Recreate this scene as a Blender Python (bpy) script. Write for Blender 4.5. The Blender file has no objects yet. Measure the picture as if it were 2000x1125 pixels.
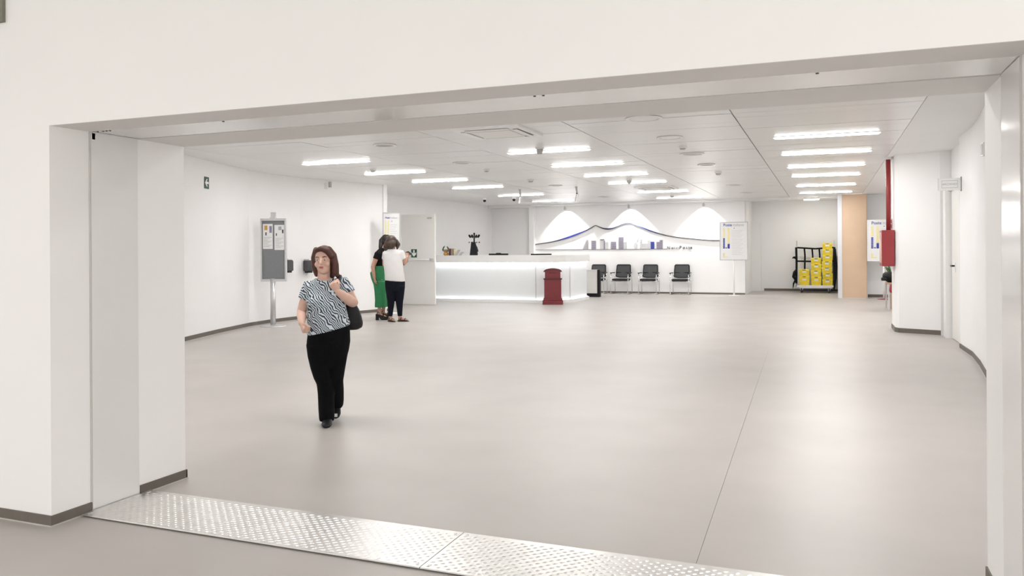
import bpy, math, random
from mathutils import Vector, Matrix
random.seed(7)
V = Vector
scene = bpy.context.scene
col = scene.collection

# ------------------------------------------------------------------ camera
CAM_H = 1.42
F_PX = 1560.0
YAW = math.atan(612.0 / F_PX)
ROLL = 0.0060
fwd = V((-math.sin(YAW), math.cos(YAW), 0))
rgt0 = V((math.cos(YAW), math.sin(YAW), 0))
up0 = V((0, 0, 1))
rgt = rgt0 * math.cos(ROLL) - up0 * math.sin(ROLL)
upv = up0 * math.cos(ROLL) + rgt0 * math.sin(ROLL)
cam_d = bpy.data.cameras.new('camera')
cam_d.sensor_width = 36.0
cam_d.lens = 36.0 * F_PX / 2000.0
cam_d.shift_y = -(562.5 - 490.0) / 2000.0
cam_d.clip_start = 0.05
cam_d.clip_end = 200
cam = bpy.data.objects.new('camera', cam_d)
col.objects.link(cam)
m = Matrix((rgt, upv, -fwd)).transposed().to_4x4()
m.translation = V((0, 0, CAM_H))
cam.matrix_world = m
scene.camera = cam

# ------------------------------------------------------------------ world and exposure
world = bpy.data.worlds.new('world')
scene.world = world
world.use_nodes = True
bg = world.node_tree.nodes['Background']
bg.inputs['Color'].default_value = (1.0, 0.98, 0.955, 1)
bg.inputs['Strength'].default_value = 1.95
scene.view_settings.view_transform = 'Standard'
scene.view_settings.look = 'None'
scene.view_settings.exposure = 0.22
scene.view_settings.gamma = 1.0
scene.view_settings.use_curve_mapping = False

LIGHT_STRENGTH = 44.0      # ceiling strips
COUNTER_LED = 17.0
WASH_WATTS = 140.0         # wall washers over the mural

# ------------------------------------------------------------------ materials
MATS = {}
def mat(name, color, rough=0.5, metal=0.0, spec=0.5, noise=0.0, nscale=20.0, bump=0.0, bscale=200.0,
        emit=None, estr=0.0, coat=0.0, alpha=None, trans=0.0):
    if name in MATS:
        return MATS[name]
    mt = bpy.data.materials.new(name)
    mt.use_nodes = True
    nt = mt.node_tree
    b = nt.nodes['Principled BSDF']
    c = (color[0], color[1], color[2], 1)
    b.inputs['Base Color'].default_value = c
    b.inputs['Roughness'].default_value = rough
    b.inputs['Metallic'].default_value = metal
    b.inputs['Specular IOR Level'].default_value = spec
    b.inputs['Coat Weight'].default_value = coat
    b.inputs['Coat Roughness'].default_value = 0.08
    b.inputs['Transmission Weight'].default_value = trans
    if emit:
        b.inputs['Emission Color'].default_value = (emit[0], emit[1], emit[2], 1)
        b.inputs['Emission Strength'].default_value = estr
    tc = nt.nodes.new('ShaderNodeTexCoord')
    if noise > 0:
        n = nt.nodes.new('ShaderNodeTexNoise')
        n.inputs['Scale'].default_value = nscale
        n.inputs['Detail'].default_value = 4
        nt.links.new(tc.outputs['Object'], n.inputs['Vector'])
        r = nt.nodes.new('ShaderNodeValToRGB')
        r.color_ramp.elements[0].position = 0.3
        r.color_ramp.elements[1].position = 0.7
        r.color_ramp.elements[0].color = tuple(max(0, x * (1 - noise)) for x in color) + (1,)
        r.color_ramp.elements[1].color = tuple(min(1, x * (1 + noise)) for x in color) + (1,)
        nt.links.new(n.outputs['Fac'], r.inputs['Fac'])
        nt.links.new(r.outputs['Color'], b.inputs['Base Color'])
    if bump > 0:
        n2 = nt.nodes.new('ShaderNodeTexNoise')
        n2.inputs['Scale'].default_value = bscale
        nt.links.new(tc.outputs['Object'], n2.inputs['Vector'])
        bp = nt.nodes.new('ShaderNodeBump')
        bp.inputs['Strength'].default_value = bump
        bp.inputs['Distance'].default_value = 0.01
        nt.links.new(n2.outputs['Fac'], bp.inputs['Height'])
        nt.links.new(bp.outputs['Normal'], b.inputs['Normal'])
    MATS[name] = mt
    return mt

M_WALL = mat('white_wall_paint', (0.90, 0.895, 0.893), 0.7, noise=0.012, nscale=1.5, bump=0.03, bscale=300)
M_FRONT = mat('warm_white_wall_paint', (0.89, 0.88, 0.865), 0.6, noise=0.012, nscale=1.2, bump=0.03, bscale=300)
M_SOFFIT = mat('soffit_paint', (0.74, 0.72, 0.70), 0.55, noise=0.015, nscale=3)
M_GATE = mat('glossy_white_gate_metal', (0.76, 0.75, 0.735), 0.12, noise=0.01, nscale=2, coat=0.3)
M_PLASTER = mat('ceiling_plaster', (0.90, 0.895, 0.89), 0.8, noise=0.01, nscale=2)
M_PANEL = mat('white_metal_ceiling_panel', (0.82, 0.815, 0.81), 0.3, spec=0.6, noise=0.012, nscale=1.0)
M_FLOOR = mat('taupe_vinyl_floor', (0.47, 0.44, 0.415), 0.40, spec=0.55, noise=0.05, nscale=1.3, bump=0.03, bscale=120)
M_SCREED = mat('dark_floor_joint', (0.22, 0.20, 0.18), 0.9, noise=0.1)
M_BASE = mat('taupe_skirting', (0.14, 0.12, 0.10), 0.55, noise=0.06, nscale=8)
M_BASELIP = mat('skirting_metal_lip', (0.62, 0.60, 0.57), 0.35, metal=0.4, noise=0.04)
M_ALU = mat('checker_plate_aluminium', (0.80, 0.79, 0.77), 0.30, metal=0.85, noise=0.05, nscale=30, bump=0.03, bscale=60)
M_GREYMETAL = mat('silver_metal', (0.62, 0.62, 0.63), 0.32, metal=0.8, noise=0.03)
M_CHROME = mat('chrome', (0.78, 0.78, 0.79), 0.12, metal=1.0, noise=0.02)
M_WHITE = mat('white_plastic', (0.88, 0.88, 0.87), 0.4, noise=0.01)
M_OFFWHITE = mat('off_white_laminate', (0.84, 0.83, 0.80), 0.4, noise=0.012, nscale=3)
M_GREYP = mat('pale_grey_plastic', (0.50, 0.49, 0.48), 0.45, noise=0.03)
M_BLACK = mat('black_plastic', (0.010, 0.010, 0.011), 0.5, spec=0.3, noise=0.1)
M_DARK = mat('charcoal_plastic', (0.06, 0.06, 0.065), 0.5, noise=0.08)
M_FELT = mat('grey_felt_board', (0.23, 0.235, 0.25), 0.9, noise=0.06, nscale=60, bump=0.1)
M_PAPER = mat('white_paper', (0.82, 0.82, 0.82), 0.6, noise=0.01)
M_INK = mat('grey_ink', (0.42, 0.42, 0.45), 0.8, noise=0.15, nscale=80)
M_INKD = mat('dark_ink', (0.08, 0.08, 0.10), 0.7, noise=0.1)
M_BLUE = mat('deep_blue_ink', (0.035, 0.055, 0.33), 0.6, noise=0.05)
M_MAUVE = mat('mauve_grey_ink', (0.26, 0.23, 0.33), 0.6, noise=0.08)
M_YEL = mat('pale_yellow_ink', (0.84, 0.76, 0.42), 0.6, noise=0.05)
M_GREEN = mat('dark_green_sign', (0.01, 0.07, 0.045), 0.5, noise=0.05)
M_SIGNW = mat('sign_white', (0.85, 0.85, 0.84), 0.5, noise=0.01)
M_RED = mat('fire_red_paint', (0.30, 0.03, 0.036), 0.38, noise=0.05, nscale=10)
M_POSTRED = mat('post_box_red', (0.17, 0.014, 0.020), 0.35, noise=0.06, nscale=8)
M_POSTDARK = mat('post_box_dark_red', (0.07, 0.006, 0.010), 0.4, noise=0.06)
M_WOOD = mat('light_beech_wood', (0.66, 0.48, 0.33), 0.5, noise=0.025, nscale=3)
M_DESKWOOD = mat('brown_desk_wood', (0.42, 0.27, 0.17), 0.5, noise=0.08, nscale=8)
M_YCRATE = mat('yellow_crate_plastic', (0.88, 0.66, 0.015), 0.42, noise=0.08, nscale=14)
M_YRIM = mat('yellow_crate_rim', (0.92, 0.76, 0.07), 0.42, noise=0.06, nscale=14)
M_STRAP = mat('black_strap_webbing', (0.008, 0.008, 0.010), 0.9, spec=0.2, noise=0.1)
M_MESHBACK = mat('grey_mesh_fabric', (0.055, 0.057, 0.06), 0.8, noise=0.15, nscale=150)
M_SEAT = mat('black_seat_fabric', (0.014, 0.011, 0.013), 0.85, noise=0.15, nscale=90)
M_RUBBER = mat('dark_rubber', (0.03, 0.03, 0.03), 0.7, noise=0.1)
M_LED = mat('ceiling_light_diffuser', (0.9, 0.9, 0.9), 0.5, emit=(1.0, 0.985, 0.965), estr=LIGHT_STRENGTH, noise=0.005)
M_LEDC = mat('counter_led_strip', (0.9, 0.9, 0.9), 0.5, emit=(0.90, 0.96, 1.0), estr=COUNTER_LED, noise=0.005)
M_LAMP = mat('alcove_lamp_diffuser', (0.9, 0.9, 0.9), 0.5, emit=(1.0, 0.97, 0.93), estr=60.0, noise=0.005)
M_GLOW = mat('counter_white_acrylic', (0.84, 0.86, 0.87), 0.35, noise=0.006)
M_SKIN = mat('skin', (0.68, 0.44, 0.35), 0.55, noise=0.05, nscale=18)
M_SKIN2 = mat('tanned_skin', (0.50, 0.28, 0.20), 0.55, noise=0.06, nscale=18)
M_LIPS = mat('lip_colour', (0.45, 0.14, 0.13), 0.5, noise=0.05)
M_EYEW = mat('eye_white', (0.75, 0.74, 0.72), 0.3, noise=0.01)
M_EYED = mat('eye_iris', (0.05, 0.03, 0.02), 0.3, noise=0.05)
M_HAIR = mat('auburn_hair', (0.070, 0.022, 0.014), 0.5, noise=0.35, nscale=26, bump=0.3, bscale=60)
M_HAIRB = mat('brown_highlighted_hair', (0.050, 0.030, 0.020), 0.5, noise=0.5, nscale=16, bump=0.3, bscale=50)
M_HAIRD = mat('dark_brown_hair', (0.012, 0.008, 0.007), 0.5, noise=0.3, nscale=26)
M_TROUSER = mat('black_trouser_fabric', (0.0035, 0.0035, 0.0045), 0.95, spec=0.15, noise=0.2, nscale=30, bump=0.25, bscale=14)
M_NAVY = mat('navy_trouser_fabric', (0.006, 0.007, 0.014), 0.9, spec=0.2, noise=0.15, nscale=30)
M_GREENT = mat('green_trouser_fabric', (0.022, 0.20, 0.075), 0.75, noise=0.10, nscale=10)
M_TEE = mat('white_tee_fabric', (0.78, 0.765, 0.765), 0.85, noise=0.02, nscale=10)
M_BTEE = mat('black_tee_fabric', (0.006, 0.006, 0.007), 0.9, spec=0.2, noise=0.15)
M_BAG = mat('black_bag_leather', (0.006, 0.006, 0.007), 0.55, spec=0.3, noise=0.15, nscale=14, bump=0.15, bscale=30)
M_LEAF = mat('plant_leaf', (0.045, 0.13, 0.03), 0.5, noise=0.3, nscale=15)
M_GOLD = mat('gold_foil', (0.62, 0.38, 0.10), 0.35, metal=0.5, noise=0.15, nscale=20)
M_BOOK = mat('brown_pink_cover', (0.34, 0.22, 0.19), 0.6, noise=0.15, nscale=20)
M_GREYPAPER = mat('grey_paper', (0.55, 0.54, 0.54), 0.7, noise=0.05)
M_COAT = mat('dark_coat_cloth', (0.022, 0.025, 0.030), 0.85, noise=0.3, nscale=18)

def zebra():
    mt = bpy.data.materials.new('zebra_wave_blouse')
    mt.use_nodes = True
    nt = mt.node_tree
    b = nt.nodes['Principled BSDF']
    b.inputs['Roughness'].default_value = 0.8
    tc = nt.nodes.new('ShaderNodeTexCoord')
    mp = nt.nodes.new('ShaderNodeMapping')
    mp.inputs['Rotation'].default_value = (0, math.radians(38), 0)
    nt.links.new(tc.outputs['Object'], mp.inputs['Vector'])
    w = nt.nodes.new('ShaderNodeTexWave')
    w.bands_direction = 'X'
    w.inputs['Scale'].default_value = 18
    w.inputs['Distortion'].default_value = 13
    w.inputs['Detail'].default_value = 1.5
    w.inputs['Detail Scale'].default_value = 0.8
    nt.links.new(mp.outputs['Vector'], w.inputs['Vector'])
    r = nt.nodes.new('ShaderNodeValToRGB')
    r.color_ramp.interpolation = 'LINEAR'
    r.color_ramp.elements[0].position = 0.42
    r.color_ramp.elements[0].color = (0.035, 0.042, 0.055, 1)
    r.color_ramp.elements[1].position = 0.56
    r.color_ramp.elements[1].color = (0.62, 0.70, 0.77, 1)
    nt.links.new(w.outputs['Fac'], r.inputs['Fac'])
    nt.links.new(r.outputs['Color'], b.inputs['Base Color'])
    return mt
M_ZEBRA = zebra()

# ------------------------------------------------------------------ mesh helpers
class MB:
    def __init__(s):
        s.v = []; s.f = []; s.mi = []; s.mats = []; s.cur = 0
    def use(s, m):
        if m not in s.mats: s.mats.append(m)
        s.cur = s.mats.index(m); return s
    def add(s, vs, fs):
        o = len(s.v)
        s.v += [tuple(x) for x in vs]
        s.f += [tuple(i + o for i in f) for f in fs]
        s.mi += [s.cur] * len(fs)
        return s
    def box(s, x0, x1, y0, y1, z0, z1):
        vs = [(x, y, z) for z in (z0, z1) for y in (y0, y1) for x in (x0, x1)]
        return s.add(vs, [(0, 2, 3, 1), (4, 5, 7, 6), (0, 1, 5, 4), (2, 6, 7, 3), (0, 4, 6, 2), (1, 3, 7, 5)])
    def quad(s, a, b, c, d):
        return s.add([a, b, c, d], [(0, 1, 2, 3)])
    def prism(s, poly, a0, a1, ax='z'):
        # poly 2-D points; extrude along axis
        def P(p, a):
            return {'z': (p[0], p[1], a), 'y': (p[0], a, p[1]), 'x': (a, p[0], p[1])}[ax]
        n = len(poly)
        vs = [P(p, a0) for p in poly] + [P(p, a1) for p in poly]
        fs = [tuple(range(n))[::-1], tuple(range(n, 2 * n))] + [(i, (i + 1) % n, (i + 1) % n + n, i + n) for i in range(n)]
        return s.add(vs, fs)
    def rings(s, rs, cap=True):
        # rs: list of vertex rings (equal length)
        n = len(rs[0]); vs = [p for r in rs for p in r]; fs = []
        for k in range(len(rs) - 1):
            for i in range(n):
                j = (i + 1) % n
                fs.append((k * n + i, k * n + j, (k + 1) * n + j, (k + 1) * n + i))
        if cap:
            fs.append(tuple(range(n))[::-1]); fs.append(tuple(range((len(rs) - 1) * n, len(rs) * n)))
        return s.add(vs, fs)
    def ell_rings(s, spec, n=20):
        # spec: (cx,cy,cz,rx,ry[,tilt dz per unit x])
        rs = []
        for e in spec:
            t = e[5] if len(e) > 5 else 0
            rs.append([(e[0] + e[3] * math.cos(a), e[1] + e[4] * math.sin(a), e[2] + t * e[3] * math.cos(a))
                       for a in [2 * math.pi * i / n for i in range(n)]])
        return s.rings(rs)
    def tube(s, pts, r, n=10, round_ends=False):
        pts = [V(p) for p in pts]
        if not isinstance(r, (list, tuple)): r = [r] * len(pts)
        r = list(r)
        if round_ends:
            d0 = (pts[0] - pts[1]).normalized(); d1 = (pts[-1] - pts[-2]).normalized()
            a, b, ra, rb = pts[0], pts[-1], r[0], r[-1]
            pts = [a + d0 * ra * .95, a + d0 * ra * .7] + pts + [b + d1 * rb * .7, b + d1 * rb * .95]
            r = [ra * .3, ra * .72] + r + [rb * .72, rb * .3]
        rs = []; prev = None
        for i, p in enumerate(pts):
            d = (pts[min(i + 1, len(pts) - 1)] - pts[max(i - 1, 0)]).normalized()
            if prev is None:
                ref = V((0, 0, 1)) if abs(d.z) < .9 else V((1, 0, 0))
                u = d.cross(ref).normalized()
            else:
                u = (prev - d * prev.dot(d)).normalized()
            prev = u
            w = d.cross(u)
            rs.append([p + (u * math.cos(2 * math.pi * k / n) + w * math.sin(2 * math.pi * k / n)) * r[i] for k in range(n)])
        return s.rings(rs)
    def lathe(s, prof, c=(0, 0, 0), n=20):
        # prof (r,z)
        rs = [[(c[0] + r * math.cos(2 * math.pi * k / n), c[1] + r * math.sin(2 * math.pi * k / n), c[2] + z) for k in range(n)] for r, z in prof]
        return s.rings(rs)
    def ellipsoid(s, c, r, M=None, n=16, m_=10):
        rs = []
        for j in range(m_ + 1):
            ph = math.pi * (j + .0) / m_ - math.pi / 2
            ph = max(min(ph, math.pi / 2 - .03), -math.pi / 2 + .03)
            ring = []
            for k in range(n):
                a = 2 * math.pi * k / n
                p = V((r[0] * math.cos(ph) * math.cos(a), r[1] * math.cos(ph) * math.sin(a), r[2] * math.sin(ph)))
                if M: p = M @ p
                ring.append(V(c) + p)
            rs.append(ring)
        return s.rings(rs)
    def xf(s, M, start=0):
        for i in range(start, len(s.v)):
            s.v[i] = tuple(M @ V(s.v[i]))
        return s
    def build(s, name, m=None, parent=None, loc=None, rz=0, smooth=False):
        me = bpy.data.meshes.new(name)
        me.from_pydata(s.v, [], s.f)
        ms = s.mats if s.mats else [m]
        for x in ms: me.materials.append(x)
        if s.mats:
            me.polygons.foreach_set('material_index', s.mi)
        if smooth:
            me.polygons.foreach_set('use_smooth', [True] * len(me.polygons))
        import bmesh
        bm = bmesh.new(); bm.from_mesh(me); bmesh.ops.recalc_face_normals(bm, faces=bm.faces); bm.to_mesh(me); bm.free()
        o = bpy.data.objects.new(name, me)
        col.objects.link(o)
        if parent: o.parent = parent
        if loc: o.location = loc
        o.rotation_euler = (0, 0, rz)
        return o

def bevel(o, w=0.01, seg=2):
    md = o.modifiers.new('bevel', 'BEVEL'); md.width = w; md.segments = seg; md.limit_method = 'ANGLE'
    return o
def tag(o, label, cat, group=None):
    o['label'] = label; o['category'] = cat
    if group: o['group'] = group
    return o
def thing(name, label, cat, loc=(0, 0, 0), rz=0, group=None):
    o = bpy.data.objects.new(name, None); col.objects.link(o)
    o.empty_display_size = 0.1
    o.location = loc; o.rotation_euler = (0, 0, rz)
    return tag(o, label, cat, group)
def struct(o, label=None, cat=None):
    o['kind'] = 'structure'
    if label: o['label'] = label
    if cat: o['category'] = cat
    return o
def box(name, b, m, parent=None, bv=0):
    o = MB().box(*b).build(name, m, parent)
    if bv: bevel(o, bv)
    return o
def text_mesh(name, body, size, m, parent, loc, rot=(math.pi / 2, 0, 0), ext=0.002, sx=1.0, bold=0.0, align='LEFT'):
    cu = bpy.data.curves.new(name, 'FONT')
    cu.body = body; cu.size = size; cu.extrude = ext; cu.offset = bold; cu.align_x = align
    cu.space_character = 1.0
    t = bpy.data.objects.new(name, cu); col.objects.link(t)
    dg = bpy.context.evaluated_depsgraph_get()
    me = bpy.data.meshes.new_from_object(t.evaluated_get(dg))
    bpy.data.objects.remove(t)
    me.materials.clear(); me.materials.append(m)
    o = bpy.data.objects.new(name, me); col.objects.link(o)
    o.parent = parent; o.location = loc; o.rotation_euler = rot; o.scale = (sx, 1, 1)
    return o
def copy_tree(o, parent=None):
    c = o.copy(); col.objects.link(c); c.parent = parent
    for ch in list(o.children): copy_tree(ch, c)
    return c

# ================================================================== STRUCTURE
CEIL = 3.0
# ---- floor: joint bed with three vinyl sheets and the front-room sheet
fl = struct(box('floor', (-13, 5, -7, 29.5, -0.06, -0.006), M_SCREED), 'taupe vinyl floor of the hall with fine welded seams', 'floor')
g = 0.0015
def sheet(poly):
    return MB().prism(poly, -0.006, 0.0).build('vinyl_sheet', M_FLOOR, fl)
sheet([(-13, 3.4), (-0.545 - g, 3.4), (-0.75 - g, 11.66 - g), (-13, 12.35 - g)])
sheet([(-0.545 + g * .3, 3.4), (5, 3.4), (5, 11.32 - g), (-0.75 + g * .3, 11.66 - g)])
sheet([(-13, 12.35), (5, 11.32), (5, 29.5), (-13, 29.5)])
sheet([(-13, -7), (5, -7), (5, 3.395), (-13, 3.395)])

# ---- front wall with the wide opening, jambs and soffit
XL, XR, YF, YB, ZS = -3.76, 0.64, 2.994, 3.93, 2.088
ZT = 3.6
w = MB().use(M_FRONT)
w.box(-12.5, XL, YF, YB, 0, ZT).box(XR, 5, YF, YB, 0, ZT).box(XL, XR, YF, YB, ZS + .03, ZT).box(XL, XR, YF, YF + .012, ZS, ZS + .03)
wf = struct(w.build('wall_front'), 'warm white wall around the wide opening in the foreground', 'wall')
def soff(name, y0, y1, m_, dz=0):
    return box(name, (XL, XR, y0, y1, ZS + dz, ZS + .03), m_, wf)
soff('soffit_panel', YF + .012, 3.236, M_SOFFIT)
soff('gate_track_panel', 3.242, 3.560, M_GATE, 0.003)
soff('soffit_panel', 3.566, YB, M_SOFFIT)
for nm, a, b in (('left', XL - .0, XL + .006), ('right', XR - .006, XR)):
    box('gate_panel', (a, b, 3.242, 3.560, 0.012, ZS), M_GATE, wf)
    box('jamb_groove', (a, b, 3.232, 3.240, 0.05, ZS), mat('jamb_groove_line', (0.62, 0.60, 0.57), 0.6, noise=.02), wf)
for x in (XL + .035, XL + .075, XL + .10, XL + .125, -2.86, -1.17, -1.13, -0.025):
    MB().lathe([(0.006, 0), (0.006, 0.004)], (x, 3.262, ZS - .0005), 8).build('screw_hole', M_DARK, wf)
box('hinge_plate', (XL + .002, XL + .006, 3.25, 3.27, ZS - .04, ZS - .005), M_DARK, wf)
# skirting of the front wall and of the jamb
BH = 0.055
struct(box('ceiling_front', (-12.5, 5, -3.2, YF - .001, 3.0, 3.1), M_PLASTER), 'white ceiling of the front room', 'ceiling')
sk = MB().use(M_BASE).box(-12.5, XL + .008, YF - .008, YF, 0.006, BH).box(XL, XL + .008, YF, 3.236, 0.006, BH)
sk.box(XL, XL + .008, 3.57, YB + .008, 0.006, BH).box(-12.5, XL + .008, YB, YB + .008, .006, BH)
sk.box(XR - .008, XR, 3.57, YB, 0.006, BH).box(XR - .008, XR, YF, 3.236, 0.006, BH).box(XR - .008, 5, YF - .008, YF, .006, BH)
sk.use(M_BASELIP).box(-12.5, XL + .012, YF - .012, YF, 0, 0.006).box(XL, XL + .012, YF, 3.236, 0, 0.006).box(XL, XL + .012, 3.64, YB + .012, 0, .006)
struct(sk.build('baseboard_front'), 'low dark taupe skirting around the white jambs', 'skirting')

t = thing('wall_plate', 'dark green plate cut by the top left corner of the picture', 'sign', (-4.22, YF, 2.75))
MB().box(-.14, .14, -.02, 0, -.09, .09).build('plate', mat('olive_plate', (.20, .20, .15), .6, noise=.05), t)
MB().box(-.12, .12, -.022, -.02, -.07, .07).build('plate_face', mat('olive_plate_face', (.26, .26, .20), .6, noise=.05), t)

# ---- ceiling: metal panels in two-metre strips between plaster margins
ce = struct(box('ceiling', (-13, 5, YB, 29.2, CEIL + .05, CEIL + .12), M_PLASTER), 'white metal panel ceiling in long strips with plaster margins', 'ceiling')
def margin(x0, x1, y0, y1, z=CEIL):
    box('plaster_margin', (x0, x1, y0, y1, z, CEIL + .06), M_PLASTER, ce)
margin(-13, -9.0, YB, 25.9)
margin(1.0, 5, YB, 25.5)
margin(-9.0, 1.0, YB, 7.98)
PITCH = 0.32
pm = MB().box(0, 1.986, 0, PITCH - .004, 0, 0.018)
p0 = pm.build('ceiling_panel', M_PANEL, ce)
first = True
for sx in (-9.0, -7.0, -5.0, -3.0, -1.0):
    for k in range(56):
        o = p0 if first else p0.copy()
        if not first: col.objects.link(o)
        first = False
        o.parent = ce
        o.location = (sx + .007, 7.985 + k * PITCH, CEIL + random.uniform(0, .0012))
        o.rotation_euler = (random.uniform(-.004, .004), random.uniform(-.0012, .0012), 0)
# edge trim above the mural wall and bulkhead at the back left
struct(MB().box(-9.3, -1.0, 25.55, 25.9, 2.93, 3.0).build('trim_1', M_WHITE), 'white cornice above the mural wall', 'trim')
struct(MB().box(-10.95, -9.46, 25.6, 25.9, 2.90, 3.0).build('trim_2', M_WALL), 'white cornice under the ceiling at the back left', 'trim')

# ---- walls of the hall
def poly_wall(name, pts, side, z0=0, z1=CEIL + .1, th=.15, m_=M_WALL, label='white wall'):
    # side: +1 thickness to the left of travel, -1 to the right
    mb = MB()
    for (a, b) in zip(pts[:-1], pts[1:]):
        a = V((a[0], a[1])); b = V((b[0], b[1])); d = (b - a).normalized()
        n = V((-d.y, d.x)) * side * th
        e = d * 0.0
        mb.prism([tuple(a - e), tuple(b + e), tuple(b + n + e), tuple(a + n - e)], z0, z1)
    return struct(mb.build(name, m_), label, 'wall')
def poly_base(name, pts, side, h=.075, label='dark taupe skirting'):
    mb = MB()
    for (a, b) in zip(pts[:-1], pts[1:]):
        a = V((a[0], a[1])); b = V((b[0], b[1])); d = (b - a).normalized()
        n = V((-d.y, d.x)) * -side
        mb.use(M_BASE).prism([tuple(a), tuple(b), tuple(b + n * .012), tuple(a + n * .012)], .008, h)
        mb.use(M_BASELIP).prism([tuple(a), tuple(b), tuple(b + n * .018), tuple(a + n * .018)], 0, .008)
    return struct(mb.build(name), label, 'skirting')
L1 = [(-7.75, YB), (-9.53, 9.93), (-9.95, 11.2), (-10.28, 12.4), (-10.38, 13.2), (-10.34, 14.1), (-10.1, 15.1), (-9.83, 16.0), (-9.66, 16.54)]
poly_wall('wall_left', L1, 1, label='gently curved white wall on the left behind the notice board')
poly_base('baseboard_left', L1, 1, label='dark skirting along the curved left wall')
L2 = [(-9.66, 16.54), (-11.25, 16.62), (-10.92, 25.9)]
poly_wall('wall_back_left', L2, 1, label='white recessed wall behind the open door and counter')
L3 = [(-11.1, 25.9), (-9.46, 25.9)]
poly_wall('wall_back', L3, 1, label='white back wall behind the coat stand')
struct(MB().box(-9.46, -9.29, 25.72, 26.05, 0, CEIL).build('trim_3', M_WALL), 'white pilaster at the left end of the mural wall', 'trim')
L4 = [(-9.29, 25.9), (-2.34, 25.9)]
poly_wall('wall_mural', L4, 1, th=.2, label='white feature wall carrying the mountain and skyline mural')
poly_base('baseboard_mural', L4, 1, .06, label='dark skirting along the mural wall')
L5 = [(-2.34, 26.05), (-2.34, 28.52)]
poly_wall('wall_alcove_left', L5, 1, label='white side wall of the back alcove')
L6 = [(-2.5, 28.52), (0.6, 28.52)]
poly_wall('wall_alcove_back', L6, 1, label='white back wall of the alcove behind the trolley')
poly_base('baseboard_alcove', [(-1.95, 28.52), (0.40, 28.52)], 1, .09, label='dark skirting behind the yellow crate trolley')
struct(MB().box(-2.34, -2.05, 28.40, 28.52, 0, 2.35).build('trim_4', M_WHITE), 'white door casing at the left of the alcove', 'trim')
poly_wall('wall_alcove_right', [(0.42, 28.6), (0.42, 25.03)], 1, th=.06, label='white side wall of the alcove beside the wood panel')
struct(MB().box(0.335, 0.45, 24.93, 25.05, 0, CEIL).build('trim_5', mat('pale_grey_post', (.72, .73, .76), .4, noise=.01)), 'pale grey post beside the beech panel', 'trim')
wd = MB().box(0.45, 1.10, 24.95, 25.0, 0.012, 2.99).build('door_3', M_WOOD)
struct(wd, 'tall beech wood door panel at the back', 'door')
box('edge_strip', (1.094, 1.104, 24.944, 24.95, 0.012, 2.99), M_DESKWOOD, wd)
poly_wall('wall_back_right', [(1.10, 25.5), (4.0, 25.5)], 1, label='white wall behind the right poster stand')
poly_base('baseboard_back_right', [(1.10, 25.5), (3.2, 25.5)], 1, .09, label='dark skirting behind the right poster stand')
poly_wall('wall_wood_return', [(1.12, 24.99), (1.12, 25.5)], 1, th=.02, label='narrow return beside the beech panel')
# right pillar, archive door, right wall
pil = MB().prism([(1.10, 15.72), (1.10, 15.0), (1.15, 14.88), (1.74, 14.62), (1.95, 14.62), (3.4, 14.7), (3.4, 15.72)], 0, CEIL + .05).build('wall_pillar', M_WALL)
struct(pil, 'white pillar face beside the archive door', 'wall')
poly_base('baseboard_pillar', [(1.10, 15.72), (1.10, 15.0), (1.15, 14.88), (1.74, 14.62)], 1, .085, label='dark skirting around the white pillar')
poly_wall('wall_far_right', [(3.3, 25.6), (3.3, 15.7)], 1, label='white wall behind the pillar')
R1 = [(1.90, 14.6), (1.90, 12.88), (1.775, 12.87), (1.785, 11.9), (1.73, 11.0), (1.615, 9.77), (1.45, 8.3), (1.2, 6.3), (0.9, YB)]
poly_wall('wall_right', R1, 1, th=.15, label='gently curved white wall on the right')
poly_base('baseboard_right', R1[2:], 1, .07, label='dark skirting along the curved right wall')
dr = struct(MB().box(1.85, 1.89, 12.96, 14.20, 0.01, 2.32).build('door_2', M_OFFWHITE), 'white archive door seen edge on', 'door')
MB().box(1.765, 1.90, 14.235, 14.50, 0, 2.36).box(1.775, 1.90, 12.885, 12.94, 0, 2.36).box(1.80, 1.90, 12.885, 14.50, 2.325, 2.40).build('door_frame', M_WHITE, dr)
hd = MB().tube([(1.85, 13.86, 1.15), (1.79, 13.86, 1.15), (1.79, 13.74, 1.15)], .013, 8).build('handle', M_BLACK, dr)
dr2 = MB().box(1.842, 1.85, 13.83, 13.89, 1.05, 1.2).build('handle_plate', M_WHITE, dr)

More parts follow.
